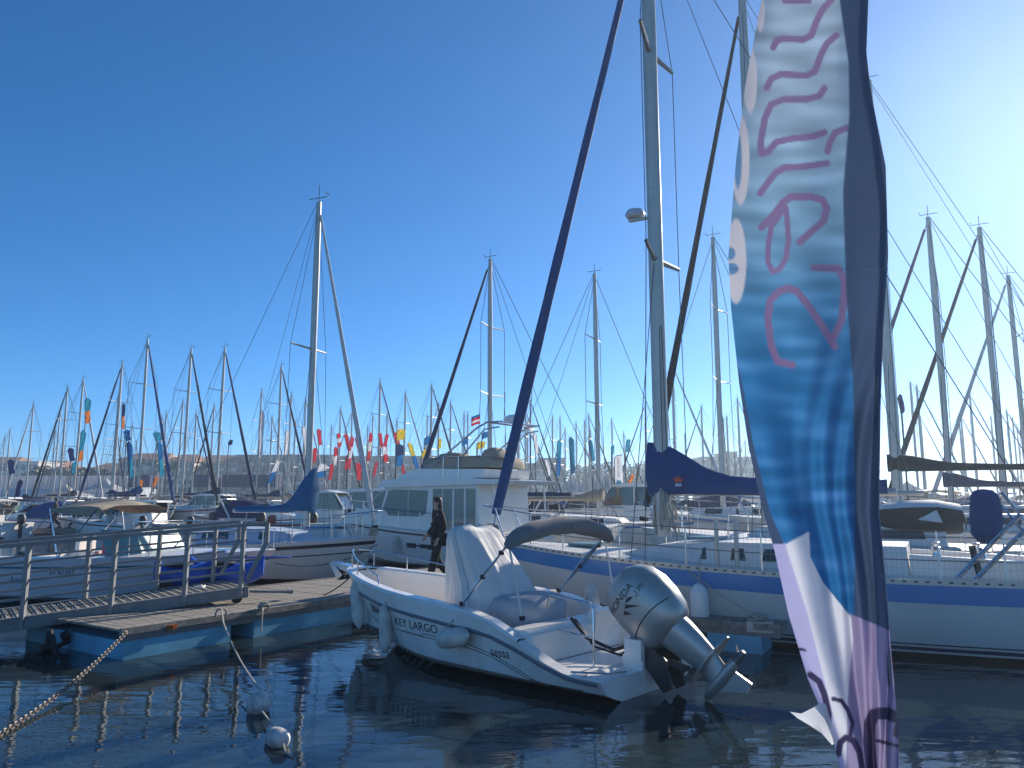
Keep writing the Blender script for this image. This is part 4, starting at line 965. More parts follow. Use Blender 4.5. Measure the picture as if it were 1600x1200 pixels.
    for a, b_ in (('al', 'tl'), ('ar', 'tr')):
        p, q = J[a], J[b_]; MB().loft([soft_ring(0, 0, 0, .05, .045, 12, 2.4)], True, False)
        sh_ = MB(); d = (q - p); d.z = 0; d.normalize(); n2 = Vector((-d.y, d.x, 0)); bz = min(p.z, q.z) - .035 * k
        rg_ = []
        for zz, l0, l1, w_ in ((0, -.07, .20, .045), (.03, -.075, .205, .05), (.06, -.07, .17, .045), (.10, -.06, .06, .04)):
            rg_.append([p.xy.to_3d() + d * lerp(l0, l1, .5 + .5 * math.cos(a_)) * k + n2 * w_ * math.sin(a_) * k + Vector((0, 0, max(0, bz) + zz * k)) for a_ in [2 * math.pi * i / 12 for i in range(12)]])
        sh_.loft(rg_).build('shoe', 'cloth_black', t, angle=60)
    hd = J['head']; hb = MB(); rg_ = []
    for zz, a_, b_, cx in ((-.17 if long_hair else -.06, .03, .06, -.075), (-.10 if long_hair else -.03, .05, .082, -.06), (0, .075, .094, -.032), (.06, .092, .094, -.014), (.095, .082, .08, -.008), (.118, .05, .05, -.006), (.125, .01, .01, -.006)):
        rg_.append(soft_ring(hd.x + cx * k, 0, hd.z + zz * k, a_ * k, b_ * k, 18, 2.1, .03, zz * 30, 5))
    hb.loft(rg_).build('hair', hair, t, angle=70)
    fc = MB(); fx = hd.x + .083 * k
    fc.loft([soft_ring(fx + dx * k, 0, hd.z + dz * k, a_ * k, a_ * .8 * k, 8, 2) for dx, dz, a_ in ((-.012, .005, .006), (.008, -.022, .012), (.0, -.034, .010))]); fc.build('nose', 'skin', t)
    for sd in (1, -1):
        MB().lathe([(.004, -.004), (.011 * k, 0), (.004, .004)], (fx - .008 * k, sd * .032 * k, hd.z + .006 * k), (1, sd * .3, 0), 8).build('eye', 'ink', t)
        MB().lathe([(.004, -.008), (.022 * k, 0), (.004, .008)], (hd.x - .005 * k, sd * .088 * k, hd.z - .01 * k), (0, 1, 0), 10).build('ear', 'skin', t)
    MB().box((fx - .006 * k, 0, hd.z - .052 * k), (.008 * k, .042 * k, .008 * k)).build('mouth', 'cloth_red', t, False)
    if bag: MB().box(J['wl_'] + V(.02, .04, -.22), (.30 * k, .10 * k, .22 * k)).build('bag', 'cloth_black', t, False)
    return t
person('dark-haired person in black sweater and black trousers walking along the pontoon', (-1.52, 16.2, PZ), R(195), 1.76, long_hair=True)
# ------------------------------------------------------------------ far pontoon, strollers, boats for show
tent = lambda px, py, y: W(px, py, y=y)
fp = MB().box((-36, 46.6, .30), (52, 2.0, .28)); o = fp.build('far_pontoon', 'wood_grey', None, False); tag(o, 'low grey pontoon where the strollers walk beyond the gangway', 'pontoon')
wp = W(69, 828, y=45.5); person('bald stroller in dark suit walking on the far pontoon', (wp.x, wp.y + 1, .44), R(200), 1.74, top='cloth_navy', legs='cloth_navy', long_hair=False, hair='hair', lod=1)
wp = W(97, 826, y=45.0); person('fair-haired stroller in black with an outstretched arm and bag', (wp.x, wp.y + 1.2, .44), R(10), 1.66, hair='hair_fair', bag=True, lod=1)
wp = W(111, 826, y=45.6); person('stroller in grey coat beside the fair-haired one', (wp.x, wp.y + 1.4, .44), R(20), 1.72, top='cloth_grey', hair='cloth_grey', long_hair=False, lod=1)
CROWD = [(858, 790, 44, 'cloth_navy', 'person in navy beside the white cabin boats of the middle harbour'), (862, 778, 60, 'cloth_red', 'person in red jacket among the boats on show'), (1010, 800, 42, 'cloth_black', 'person in black by the dark furled genoa foot'), (1018, 797, 43, 'cloth_grey', 'person in grey next to the one in black')]
for px, py, y, c, lab in CROWD:
    wp = W(px, py, y=y); person(lab, (wp.x, wp.y, .45), random.uniform(0, 6), 1.72, top=c, legs='cloth_navy', long_hair=False, lod=1, swing=.4)
fp2 = MB().box((9, 44.5, .30), (40, 2.2, .28)); tag(fp2.build('far_pontoon', 'wood_grey', None, False), 'low grey pontoon beyond the blue sail cover', 'pontoon')

# motorboat prototypes, bow +x, origin at stern on the waterline
def mb_proto(kind, hullm='gel', canvas='canvas_navy', accent='stripe_dark', L=6.5):
    t = thing('motorboat', 'x', 'boat'); B = L * .36; hh = Hull(L, B, .85, 1.15, 'motor', over=.7, stern=.93, draft=.3, full=.42, chine=.1)
    hh.shell(14, 6).build('hull', hullm, t, angle=30); hh.band(.12, .2, 12, .008).build('stripe', accent, t); hh.band(-.1, .08, 12, .006, rel=False).build('antifouling', 'antifoul', t)
    hh.deck(10, .08, t0=.45).build('foredeck', 'gel', t)
    for sd in (1, -1): MB().loft([[Vector((hh.L * q, sd * hh.b(q), hh.s_(q))), Vector((hh.L * q, sd * (hh.b(q) - .2), hh.s_(q) + .02)), Vector((hh.L * q, sd * (hh.b(q) - .22), .4))] for q in (0, .15, .3, .46)], False, False).build('side_deck', 'gel', t)
    MB().loft([[Vector((hh.L * q, s_ * (hh.b(q) - .21), .42)) for s_ in (-1, 1)] for q in (.01, .2, .46)], False, False).build('cockpit_sole', 'deck_white', t)
    rail_on(hh, 'bow_rail', .5, .98, 1, .45, .016, 'steel', t, 8, 3); rail_on(hh, 'bow_rail', .5, .98, -1, .45, .016, 'steel', t, 8, 3)
    w = B * .36
    if kind == 'cabin':       # hardtop cruiser
        c = MB().prism([(L * .28, 0, .9), (L * .30, 0, 1.5), (L * .62, 0, 1.45), (L * .78, 0, 1.0)], (0, -w, 0), (0, w, 0)).build('cabin', 'gel', t, angle=30)
        MB().prism([(L * .24, 0, 2.18), (L * .26, 0, 2.3), (L * .5, 0, 2.34), (L * .60, 0, 2.22)], (0, -w * 1.05, 0), (0, w * 1.05, 0)).build('hardtop', 'gel', t, angle=30)
        for sd in (1, -1):
            for a, b_, e in ((.30, .43, 0), (.445, .57, .06)):
                MB().add([(L * a, sd * w, 1.5), (L * (b_ + e), sd * w, 1.46), (L * (b_ - .0), sd * w * .98, 2.18), (L * a, sd * w * .98, 2.18)], [(0, 1, 2, 3)]).build('window', 'glass_dark', c, False)
            [MB().tube([(L * xa, sd * w, za), (L * xb_, sd * w * .98, 2.2)], .035, 6).build('pillar', 'gel', c) for xa, za, xb_ in ((.30, 1.5, .28), (.44, 1.5, .44), (.66, 1.42, .58))]
        MB().add([(L * .655, w * .97, 1.44), (L * .655, -w * .97, 1.44), (L * .575, -w * .95, 2.18), (L * .575, w * .95, 2.18)], [(0, 1, 2, 3)]).build('windscreen', 'glass_dark', c, False)
    elif kind == 'sport':     # sports cruiser with canvas camper hood
        c = MB().prism([(L * .42, 0, .95), (L * .44, 0, 1.25), (L * .62, 0, 1.28), (L * .86, 0, 1.05)], (0, -w, 0), (0, w, 0)).build('cabin', 'gel', t, angle=30)
        MB().add([(L * .6, w, 1.26), (L * .66, w * .6, 1.28), (L * .52, w * .6, 1.8), (L * .46, w, 1.75), (L * .66, -w * .6, 1.28), (L * .52, -w * .6, 1.8), (L * .6, -w, 1.26), (L * .46, -w, 1.75)], [(0, 1, 2, 3), (1, 4, 5, 2), (4, 6, 7, 5)]).build('windscreen', 'glass_dark', c, False)
        rg = []
        for q in range(9):
            x = lerp(L * .06, L * .50, q / 8); z = 1.5 + .55 * math.sin(math.pi * (.15 + .75 * q / 8)); rg.append([Vector((x, w * 1.1 * math.cos(a), .98 + (z - .98) * max(0, math.sin(a)) ** .6)) for a in [math.pi * k / 10 for k in range(11)]])
        MB().loft(rg, False, False).build('camper_hood', canvas, t, angle=60)
        MB().tube([(L * .2, w * 1.1, 1.0), (L * .1, w * 1.05, 2.05), (L * .1, -w * 1.05, 2.05), (L * .2, -w * 1.1, 1.0)], .05, 8).build('roll_bar', 'gel', t)
        for sd in (1, -1): MB().add([hh.side(L * q, z, sd, .01) for q, z in ((.55, .68), (.72, .74), (.72, .84), (.55, .8))], [(0, 1, 2, 3)]).build('hull_window', 'glass_dark', t, False)
    else:                     # open boat with console and bimini
        MB().prism([(L * .4, 0, .4), (L * .38, 0, 1.2), (L * .46, 0, 1.35), (L * .5, 0, .4)], (0, -.35, 0), (0, .35, 0)).build('console', 'gel', t, False)
        MB().add([(L * .46, .35, 1.33), (L * .46, -.35, 1.33), (L * .43, -.3, 1.7), (L * .43, .3, 1.7)], [(0, 1, 2, 3)]).build('windscreen', 'glass_teal', t, False)
        rg = []
        for q in range(7):
            x = lerp(L * .14, L * .46, q / 6); rg.append([Vector((x, w * 1.05 * k / 4, 2.0 + .13 * math.sin(math.pi * q / 6) + .06 * (1 - (k / 4) ** 2) + .0)) for k in range(-4, 5)])
        mbt = MB(); mbt.loft(rg, False, False); mbt.loft([[p - Vector((0, 0, .05)) for p in r_] for r_ in rg], False, False); mbt.build('bimini_top', canvas, t, angle=60)
        for sd in (1, -1): MB().tube([(L * .3, sd * w * 1.1, .9), (L * .15, sd * w * 1.05, 2.0)], .016, 6).tube([(L * .3, sd * w * 1.1, .9), (L * .45, sd * w * 1.05, 2.0)], .016, 6).build('bimini_bow', 'steel', t)
        MB().box((L * .27, 0, .75), (.5, .9, .5)).box((L * .235, 0, 1.05), (.1, .9, .4)).build('helm_seat', 'deck_white', t, False)
    ob = MB(); ob.loft([soft_ring(-.22, 0, z, a, b_, 14, 2.6) for z, a, b_ in ((.75, .12, .1), (.82, .24, .17), (1.15, .25, .18), (1.3, .15, .1))]); ob.prism([(-.1, 0, .8), (-.3, 0, .8), (-.28, 0, -.2), (-.16, 0, -.2)], (0, -.06, 0), (0, .06, 0)); ob.build('outboard', 'engine_dark', t, angle=50)
    return t
PROTO = {}
for key, a in (('cabin', ('cabin', 'gel', 'canvas_navy', 'stripe_dark')), ('cabin_red', ('cabin', 'gel', 'canvas_navy', 'stripe_red')), ('cabin_blue', ('cabin', 'gel', 'canvas_blue', 'hull_blue')),
               ('sport', ('sport', 'gel', 'canvas_navy', 'hull_navy')), ('sport_dark', ('sport', 'gel', 'canvas_dark', 'stripe_dark')), ('sport_tan', ('sport', 'gel', 'canvas_tan', 'stripe_dark')), ('sport_blue', ('sport', 'gel', 'canvas_blue', 'hull_blue')),
               ('open', ('open', 'gel', 'canvas_navy', 'stripe_dark')), ('open_tan', ('open', 'gel', 'canvas_tan', 'hull_navy')), ('open_grey', ('open', 'gel', 'canvas_grey', 'stripe_dark')), ('open_white', ('open', 'gel', 'canvas_white', 'hull_blue'))):
    PROTO[key] = mb_proto(*a)
USED = set()
def put_boat(key, px, y, head, sc, label, group, board=False):
    o = PROTO[key] if key not in USED else copy_tree(PROTO[key]); USED.add(key)
    x = (px - 800) / 1200 * y; o.location = (x, y, 0); o.rotation_euler = (0, 0, R(head)); o.scale = (sc,) * 3
    o['label'] = label; o['group'] = group
    if board:
        d = Vector((math.cos(R(head)), math.sin(R(head)))); q = Vector((x, y)) + d * 5.2 * sc
        s = thing('sale_board', 'black notice board with white lettering on the ' + board, 'sign', (q.x, q.y - .2, 1.1)); MB().box((0, 0, .28), (.95, .03, .48)).build('panel', 'black', s, False)
        for k in range(2): MB().box((0, -.02, .38 - k * .2), (.7, .006, .07)).build('text_line', 'flag_white', s, False)
    return o
G1_, G2_, G3_ = 'motorboats on show across the left basin', 'motorboats crowded in the middle harbour', 'motorboats beyond the blue-banded yacht'
BOATS = [('open_white', 40, 44, 165, 1.0, 'white open boat with notice board at the very edge of the left basin', G1_, 'leftmost open boat'),
         ('open_grey', 228, 43.5, 152, .95, 'pale bowrider with notice board just above the gangway handrail', G1_, 'bowrider above the handrail'),
         ('cabin', 300, 45, 172, .9, 'boxy white wheelhouse boat with dark windows behind the folded tan bimini', G1_, None),
         ('cabin_red', 420, 42, -8, 1.12, 'white hardtop cruiser with notice board and red buoy under its bow', G1_, 'hardtop cruiser'),
         ('sport_dark', 255, 47, 175, 1.0, 'sports cruiser under a dark arched canvas behind the wheelhouse boat', G1_, None),
         ('sport', 345, 48, -8, 1.05, 'sports cruiser with navy hood raised beside the hardtop cruiser', G1_, None),
         ('cabin_blue', 500, 39, -12, 1.15, 'white cabin cruiser behind the teal sail cover', G1_, 'cruiser behind the teal cover'),
         ('cabin', 560, 36, -25, 1.3, 'large white cruiser with raked screen between teal cover and grey genoa', G1_, None),
         ('sport_blue', 140, 50, 175, 1.0, 'cruiser with bright blue hood behind the strollers', G1_, None), ('sport_tan', 30, 52, 180, 1.0, 'cruiser with tan hood behind the leftmost open boat', G1_, None),
         ('open', 90, 56, 170, 1.0, 'open boat with navy bimini behind the strollers', G1_, None), ('open_tan', 230, 60, 178, 1.0, 'open boat with tan bimini in front of the white marquee', G1_, None),
         ('cabin', 395, 60, 170, 1.1, 'small far wheelhouse boat before the brown apartment block', G1_, None), ('sport_dark', 450, 52, 175, 1.0, 'dark-hooded cruiser just past the teal sail cover', G1_, None),
         ('open_grey', 320, 66, 185, 1.0, 'far open boat with grey bimini under the palms', G1_, None), ('sport', 175, 68, 175, 1.1, 'far navy-hooded cruiser before the marquee gable', G1_, None),
         ('cabin_red', 60, 66, 175, 1.0, 'far wheelhouse boat with dark red stripe before the marquee', G1_, None),
         ('cabin', 610, 52, 170, 1.2, 'cruiser half hidden by the red flags', G2_, None), ('sport_dark', 640, 60, 178, 1.1, 'dark-hooded cruiser beyond the flybridge yacht bow', G2_, None),
         ('open_white', 850, 36, 160, 1.0, 'open boat with white bimini right of the flybridge yacht stern', G2_, None), ('sport', 880, 40, 150, 1.1, 'navy-hooded cruiser in the middle of the harbour crowd', G2_, None),
         ('cabin', 915, 43, 165, 1.0, 'wheelhouse boat left of the bare beige mast', G2_, None), ('open_tan', 830, 46, 170, 1.0, 'open boat with tan bimini behind the white-topped open boat', G2_, None),
         ('sport_blue', 950, 50, 172, 1.1, 'blue-hooded cruiser beneath the white flower banner', G2_, None), ('cabin_blue', 1000, 47, 168, 1.1, 'cabin boat with blue stripe by the foot of the dark genoa', G2_, None),
         ('sport_dark', 870, 56, 175, 1.0, 'dark-hooded cruiser in the second rank of the harbour crowd', G2_, None), ('open', 910, 62, 175, 1.0, 'navy bimini boat in the second rank of the harbour crowd', G2_, None),
         ('cabin_red', 840, 66, 170, 1.1, 'red-striped wheelhouse boat far behind the harbour crowd', G2_, None), ('open_grey', 985, 60, 175, 1.0, 'grey bimini boat beside the orange feather flag', G2_, None),
         ('cabin', 1105, 38, 168, 1.25, 'long white cruiser seen beneath the blue boom cover', G3_, None), ('sport', 1180, 44, 170, 1.2, 'navy-hooded cruiser beneath the boom end near the banner', G3_, None),
         ('sport_dark', 1075, 54, 172, 1.1, 'dark-hooded cruiser beyond the mast foot of the blue-banded yacht', G3_, None), ('cabin_blue', 1440, 33, 160, 1.3, 'white cruiser beyond the black and white dinghy', G3_, None),
         ('open_white', 1540, 36, 165, 1.2, 'white bimini boat beyond the stern of the blue-banded yacht', G3_, None), ('sport_blue', 1590, 42, 170, 1.2, 'blue-hooded cruiser at the far side of the basin by the frame edge', G3_, None)]
for b_ in BOATS: put_boat(*b_[:7], board=b_[7])
for k in PROTO:
    if k not in USED:
        for ch in list(PROTO[k].children_recursive) + [PROTO[k]]: bpy.data.objects.remove(ch)
lb = tag(MB().lathe([(.02, -.22), (.2, -.2), (.26, 0), (.2, .2), (.02, .22)], W(425, 812, y=40) + Vector((0, 0, 0)), (1, .2, 0), 14).build('fender_buoy', 'orange_buoy'), 'orange-red fender lying below the hardtop cruiser bow', 'fender')

# ------------------------------------------------------------------ the far fleet of sailing yachts, by mast
def far_proto(genoa, cover, L=10.5, stripe='hull_navy'):
    r, _ = yacht('sailing_yacht', 'x', (0, 0, 0), 0, L, 3.3, 1.2, 13.0, .58, genoa, cover, 'gel', stripe, far=True, gr=.13, wr=.014, r=.085, spread=(.45, .72), boom_len=4.0, cover_h=.35)
    return r
FP = {'navy': far_proto('canvas_navy', 'canvas_navy'), 'blue': far_proto('canvas_blue', 'canvas_blue'), 'white': far_proto('sail_white', 'canvas_dark'), 'none': far_proto(None, 'canvas_tan', stripe='hull_blue'), 'dark': far_proto('canvas_dark', None, stripe='stripe_red')}
WORD = {'navy': 'navy furled jib', 'blue': 'blue furled jib', 'white': 'pale furled jib', 'none': 'bare forestay', 'dark': 'black furled jib'}
FUSED = set()
MASTS = [(8, 680, 'none', 1, 13), (53, 630, 'white', 0, 12.5), (107, 605, 'dark', 0, 13), (94, 642, 'none', 1, 13), (130, 592, 'white', 1, 14), (191, 567, 'navy', 0, 13.5), (185, 615, 'none', 1, 12), (233, 530, 'blue', 1, 14.5), (285, 625, 'white', 0, 13), (298, 545, 'dark', 1, 14), (334, 632, 'dark', 0, 12.5), (350, 543, 'navy', 1, 14), (408, 610, 'none', 0, 13.5), (441, 572, 'navy', 1, 13.5), (425, 650, 'white', 1, 13), (455, 615, 'none', 0, 13), (477, 622, 'white', 1, 13), (518, 665, 'none', 0, 13), (533, 637, 'dark', 1, 12.5), (550, 640, 'white', 0, 13), (595, 595, 'navy', 1, 14), (582, 648, 'none', 0, 13), (605, 647, 'white', 1, 13.5), (621, 655, 'none', 1, 13), (633, 613, 'white', 1, 13.5), (674, 600, 'dark', 1, 14), (668, 650, 'none', 0, 13), (686, 630, 'white', 0, 13), (704, 627, 'navy', 1, 13), (725, 645, 'none', 1, 13),
         (767, 405, 'navy', 0, 13), (811, 640, 'none', 0, 13), (828, 625, 'dark', 1, 13), (863, 650, 'white', 0, 13), (875, 652, 'none', 1, 12.5), (883, 670, 'blue', 0, 13), (900, 660, 'white', 1, 13), (913, 657, 'none', 0, 13.5), (920, 647, 'dark', 1, 13), (930, 428, 'none', 1, 12), (956, 655, 'white', 1, 13), (1008, 630, 'navy', 0, 13), (1050, 568, 'white', 1, 14), (1096, 635, 'dark', 0, 13), (1113, 370, 'none', 0, 15), (1152, 622, 'white', 1, 13.5),
         (1422, 597, 'none', 0, 13.5), (1432, 602, 'white', 1, 13), (1450, 340, 'navy', 0, 15.5), (1515, 615, 'white', 1, 13), (1530, 355, 'dark', 0, 15), (1548, 650, 'none', 1, 13), (1575, 430, 'white', 0, 14)]
FM = sorted(MASTS)
ORD = ['', 'first', 'second', 'third', 'fourth', 'fifth', 'sixth', 'seventh', 'eighth', 'ninth', 'tenth', 'eleventh', 'twelfth', 'thirteenth', 'fourteenth', 'fifteenth', 'sixteenth', 'seventeenth', 'eighteenth']
rf = random.Random(11)
XTRA = []
for k in range(34):
    px = rf.choice([rf.uniform(0, 470), rf.uniform(500, 790), rf.uniform(800, 1010), rf.uniform(1020, 1180), rf.uniform(1400, 1600)])
    XTRA.append((px, rf.uniform(640, 690), rf.choice(['none', 'white', 'none', 'navy', 'dark']), rf.random() < .5, rf.uniform(10.5, 13.5)))
for i, (px, py, g, right, H) in enumerate(FM + XTRA):
    u = (px - 800) / 1200; v = (600 - py) / 1200; sl_ = (SP + v * CP) / (CP - v * SP); D = (H - CAMZ) / sl_
    X = u / (CP - v * SP) * D
    o = FP[g] if g not in FUSED else copy_tree(FP[g]); FUSED.add(g); s = H / 13.0
    hd = math.atan2(-.475, .88) if right else math.atan2(.475, -.88)
    hd += random.uniform(-.12, .12); d = Vector((math.cos(hd), math.sin(hd))) * 10.5 * .58 * s
    o.location = (X - d.x, D - d.y, 0); o.rotation_euler = (random.uniform(-.008, .008), 0, hd); o.scale = (s,) * 3
    if i >= len(FM):
        o['label'] = 'small yacht in the farthest rank of masts ' + ('before the town houses', 'behind the red flags', 'beyond the middle harbour', 'beyond the big feather banner')[0 if px < 490 else 1 if px < 790 else 2 if px < 1200 else 3]
        o['group'] = 'farthest rank of yachts ' + ('by the town', 'by the flags', 'mid harbour', 'past the banner')[0 if px < 490 else 1 if px < 790 else 2 if px < 1200 else 3]; continue
    zone = lambda x: 0 if x < 490 else 1 if x < 790 else 2 if x < 1200 else 3
    rank = sum(1 for q in FM[:i + 1] if zone(q[0]) == zone(px))
    o['label'] = f"yacht with {WORD[g]}, {ORD[rank]} far mast " + ('from the left frame edge', 'right of the cream yacht', 'right of the blue furled genoa', 'right of the big feather banner')[zone(px)]
    o['group'] = 'sailing yachts of the far fleet'
# ------------------------------------------------------------------ flags
def feather(px, py0, py1, y, cols, label, wpx=9, lean=0.0, group='feather flags over the harbour'):
    a, b_ = W(px, py0, y=y), W(px + lean, py1, y=y); wd = wpx / 1200 * y
    t = thing('feather_flag', label, 'flag', (b_.x, b_.y, b_.z), 0, group); hgt = a.z - b_.z; dx = a.x - b_.x
    MB().tube([(0, 0, 0), (dx * .5, 0, hgt * .5), (dx, 0, hgt * .97), (dx + wd * .35, 0, hgt * 1.02)], .03, 6).tube([(0, 0, -b_.z + .5), (0, 0, 0)], .035, 6).build('pole', 'wire', t)
    n = len(cols); rows = 18
    for c in range(n):
        mb = MB(); rg = []
        for i in range(rows // n + 1):
            q = lerp(c / n, (c + 1) / n, i / (rows // n)); z = hgt * (1 - q); w = wd * (min(1, .35 + q * 6) if q < .12 else 1) * (1 - .15 * q)
            rg.append([Vector((dx * (1 - q) + w * k / 5, .12 * wd * math.sin(k * 1.1 + q * 9), z + .03 * k)) for k in range(6)])
        mb.loft(rg, False, False).build('cloth', cols[c], t, angle=80)
RW = ['flag_red', 'flag_white', 'flag_red']
REDS = [(495, 672, 697, ['flag_red', 'flag_red'], 6, 3), (489, 702, 724, ['flag_red'], 6, 0), (526, 679, 700, RW, 6, 2), (516, 727, 751, ['flag_red'], 6, -3), (522, 700, 728, ['flag_red', 'flag_white'], 6, -1), (538, 680, 706, ['flag_red'], 5, 6), (548, 683, 735, RW, 6, -6), (541, 712, 735, ['flag_red'], 6, -3), (555, 684, 735, RW, 6, 11), (556, 725, 751, ['flag_red'], 8, 2), (577, 678, 721, RW, 6, -4), (591, 678, 700, ['flag_red'], 5, 4), (602, 680, 700, ['flag_red'], 6, -3), (597, 700, 723, ['flag_white', 'flag_red'], 8, 3), (586, 724, 746, ['flag_red'], 5, -4), (615, 678, 696, ['flag_red'], 7, 4), (628, 729, 742, ['flag_red'], 4, 0)]
for i, (px, a, b_, c, w, ln) in enumerate(sorted(REDS)):
    feather(px, a, b_, 62 + (i * 7) % 11, c, f"red {'and white ' if len(c) > 1 and 'flag_white' in c else ''}feather flag, {ORD[i + 1]} from the left among the red flags", w, ln, 'red feather flags before the brown block')
OTHERS = [(133, 624, 663, ['flag_teal', 'flag_orange'], 60, 9, 0, 'tall teal and orange flag highest above the marquee'), (127, 674, 722, ['flag_teal', 'flag_teal', 'flag_orange'], 58, 8, -5, 'teal and orange flag below the highest one'), (113, 724, 742, ['flag_teal'], 58, 7, -2, 'short teal flag at the foot of the orange one'), (106, 702, 722, ['flag_navy'], 62, 8, 4, 'navy pennant beside the teal and orange flags'), (191, 632, 672, ['flag_navy', 'flag_orange'], 60, 5, -1, 'narrow dark and orange flag on the navy jib'), (194, 674, 690, ['flag_blue'], 58, 8, 3, 'blue pennant beside the tall middle mast'), (198, 692, 748, ['flag_blue', 'flag_teal'], 58, 8, 4, 'long blue feather flag in front of the palms'), (239, 677, 690, ['flag_teal'], 60, 9, 6, 'teal pennant beside the bright blue jib'), (246, 692, 746, ['flag_blue', 'flag_teal'], 60, 7, 4, 'long blue feather flag beside the bright blue jib'), (12, 720, 742, ['flag_navy'], 64, 9, 3, 'navy banner by the cream houses'), (28, 752, 778, ['flag_navy'], 55, 8, -5, 'leaning navy feather flag in front of the marquee'), (217, 752, 764, ['flag_orange'], 62, 6, 0, 'small orange flag between palms and marquee'), (240, 748, 762, ['flag_orange'], 62, 8, -3, 'second small orange flag under the palms'),
          (357, 690, 697, ['flag_navy'], 60, 7, 0, 'tiny dark courtesy flag by the navy jib mast'), (407, 643, 716, ['flag_white', 'flag_white'], 64, 7, -3, 'string of white pennants over the brown block'), (446, 674, 712, ['flag_white'], 64, 6, -2, 'white feather flag over the brown block roof'), (472, 668, 715, ['flag_white'], 64, 6, 5, 'white feather flag beside the cream yacht mast'), (430, 722, 757, ['flag_white', 'flag_blue'], 50, 9, -13, 'leaning white and blue feather flag by the teal sail cover'), (497, 728, 748, ['flag_white', 'flag_blue'], 52, 15, -3, 'pale blue printed flag behind the teal sail cover'),
          (620, 673, 689, ['flag_yellow'], 60, 14, 0, 'yellow flag above the bunch of navy pennants'), (618, 696, 730, ['flag_navy', 'flag_blue'], 60, 13, 0, 'bunch of navy pennants under the yellow flag'), (637, 694, 734, ['flag_yellow', 'flag_blue'], 56, 6, 13, 'slanting yellow and blue feather flag by the flybridge'), (663, 685, 697, ['flag_blue'], 50, 13, 0, 'blue rectangular flag above the flybridge canvas'), (685, 688, 703, ['flag_yellow'], 50, 5, 0, 'narrow yellow flag above the flybridge canvas'), (660, 706, 716, ['flag_yellow'], 48, 10, -2, 'yellow flag touching the flybridge canvas'), (722, 687, 697, ['flag_blue'], 48, 10, 0, 'small blue flag behind the radar arch'), (753, 678, 687, ['flag_blue'], 48, 10, 0, 'blue flag beside the radar arch mast'), (745, 693, 703, ['flag_yellow'], 48, 14, 0, 'yellow flag behind the radar arch'),
          (823, 662, 680, ['flag_white'], 52, 6, 6, 'pink-white pennant beyond the blue genoa'), (833, 680, 712, ['flag_white'], 52, 6, 4, 'white pennant lower on the same line'), (851, 722, 745, ['flag_white', 'flag_white'], 44, 5, 6, 'drooping white flag in the middle harbour'), (871, 690, 746, ['flag_teal', 'flag_blue'], 54, 7, -2, 'string of teal pennants in the middle harbour'), (889, 685, 742, ['flag_teal', 'flag_teal'], 54, 8, 3, 'second string of teal pennants in the middle harbour'), (919, 690, 722, ['flag_teal'], 56, 6, 6, 'third string of teal pennants in the middle harbour'), (955, 698, 712, ['flag_teal'], 56, 5, 0, 'short teal pennants by the bare beige mast'), (979, 689, 708, ['flag_teal'], 54, 7, -2, 'teal pennants above the white flower banner'), (985, 745, 761, ['flag_orange'], 42, 8, -7, 'leaning orange feather flag by the flower banner'), (1403, 621, 648, ['flag_navy'], 30, 7, 6, 'dark navy flag beside the tall mast by the banner')]
for px, a, b_, c, y, w, ln, lab in OTHERS: feather(px, a, b_, y, c, lab, w, ln)
# white feather banner with a blue flower
ff = W(961, 776, y=40); fb_ = thing('feather_banner', 'white feather banner with blue flower and lettering in the middle harbour', 'banner', (ff.x, ff.y, ff.z))
hb_ = W(961, 711, y=40).z - ff.z; wb = 12.5 / 1200 * 40
MB().tube([(0, 0, -ff.z + .4), (0, 0, hb_ * .9), (.1, 0, hb_ * .98), (wb, 0, hb_ * 1.01)], .025, 6).build('pole', 'wire', fb_)
MB().loft([[Vector((wb * k / 5, .02 * math.sin(k + i * .6), hb_ * (1 - i / 14) * (1 if i > 1 else 1) - (.10 * (1 - k / 5) if i == 0 else 0))) for k in range(6)] for i in range(15)], False, False).build('cloth', 'flag_white', fb_, angle=80)
fl = MB()
for k in range(6):
    a = k * math.pi / 3; c = Vector((wb * .5, -.04, hb_ * .32)); d = Vector((math.cos(a), 0, math.sin(a))); n_ = Vector((-d.z, 0, d.x)); fl.add([c, c + d * .11 + n_ * .06, c + d * .21, c + d * .11 - n_ * .06], [(0, 1, 2, 3)])
fl.build('flower', 'flag_teal', fb_, False)
me = text_mesh('ANDYCOMFY', .17); me.materials.append(MATS['cloth_grey']); o = place('lettering', me, fb_); o.location = (wb * .62, -.05, hb_ * .46); o.rotation_euler = (R(90), R(-90), 0)

# ------------------------------------------------------------------ shore: marquees, buildings, trees
SZ = 1.1
def marquee(px0, px1, py_top, py_eave, y, label, n=8):
    a, b_ = W(px0, py_eave, y=y), W(px1, py_eave, y=y); zt = W(px0, py_top, y=y).z; Lw = b_.x - a.x
    t = thing('marquee', label, 'tent', (a.x, y, SZ)); ez = a.z - SZ; tz = zt - SZ
    hip = min(Lw * .12, 6)
    MB().add([(0, 0, ez), (Lw, 0, ez), (Lw - hip, 5, tz), (hip * .2, 5, tz), (0, 10, ez), (Lw, 10, ez)], [(0, 1, 2, 3), (3, 2, 5, 4), (1, 5, 2), (0, 3, 4)]).build('roof', 'tent_white', t, False)
    MB().add([(0, .05, 0), (Lw, .05, 0), (Lw, .05, ez), (0, .05, ez), (Lw, 10, 0), (Lw, 10, ez)], [(0, 1, 2, 3), (1, 4, 5, 2)]).build('side_wall', 'gel_grey', t, False)
    for i in range(n):
        x = Lw * (i + .5) / n; MB().tube([(x, -.02, ez), (x - 1.2, 4.9, tz + .05)], .06, 4).build('seam', 'alu_dark', t)
marquee(-60, 208, 742, 764, 150, 'long white marquee with sloping roof on the shore')
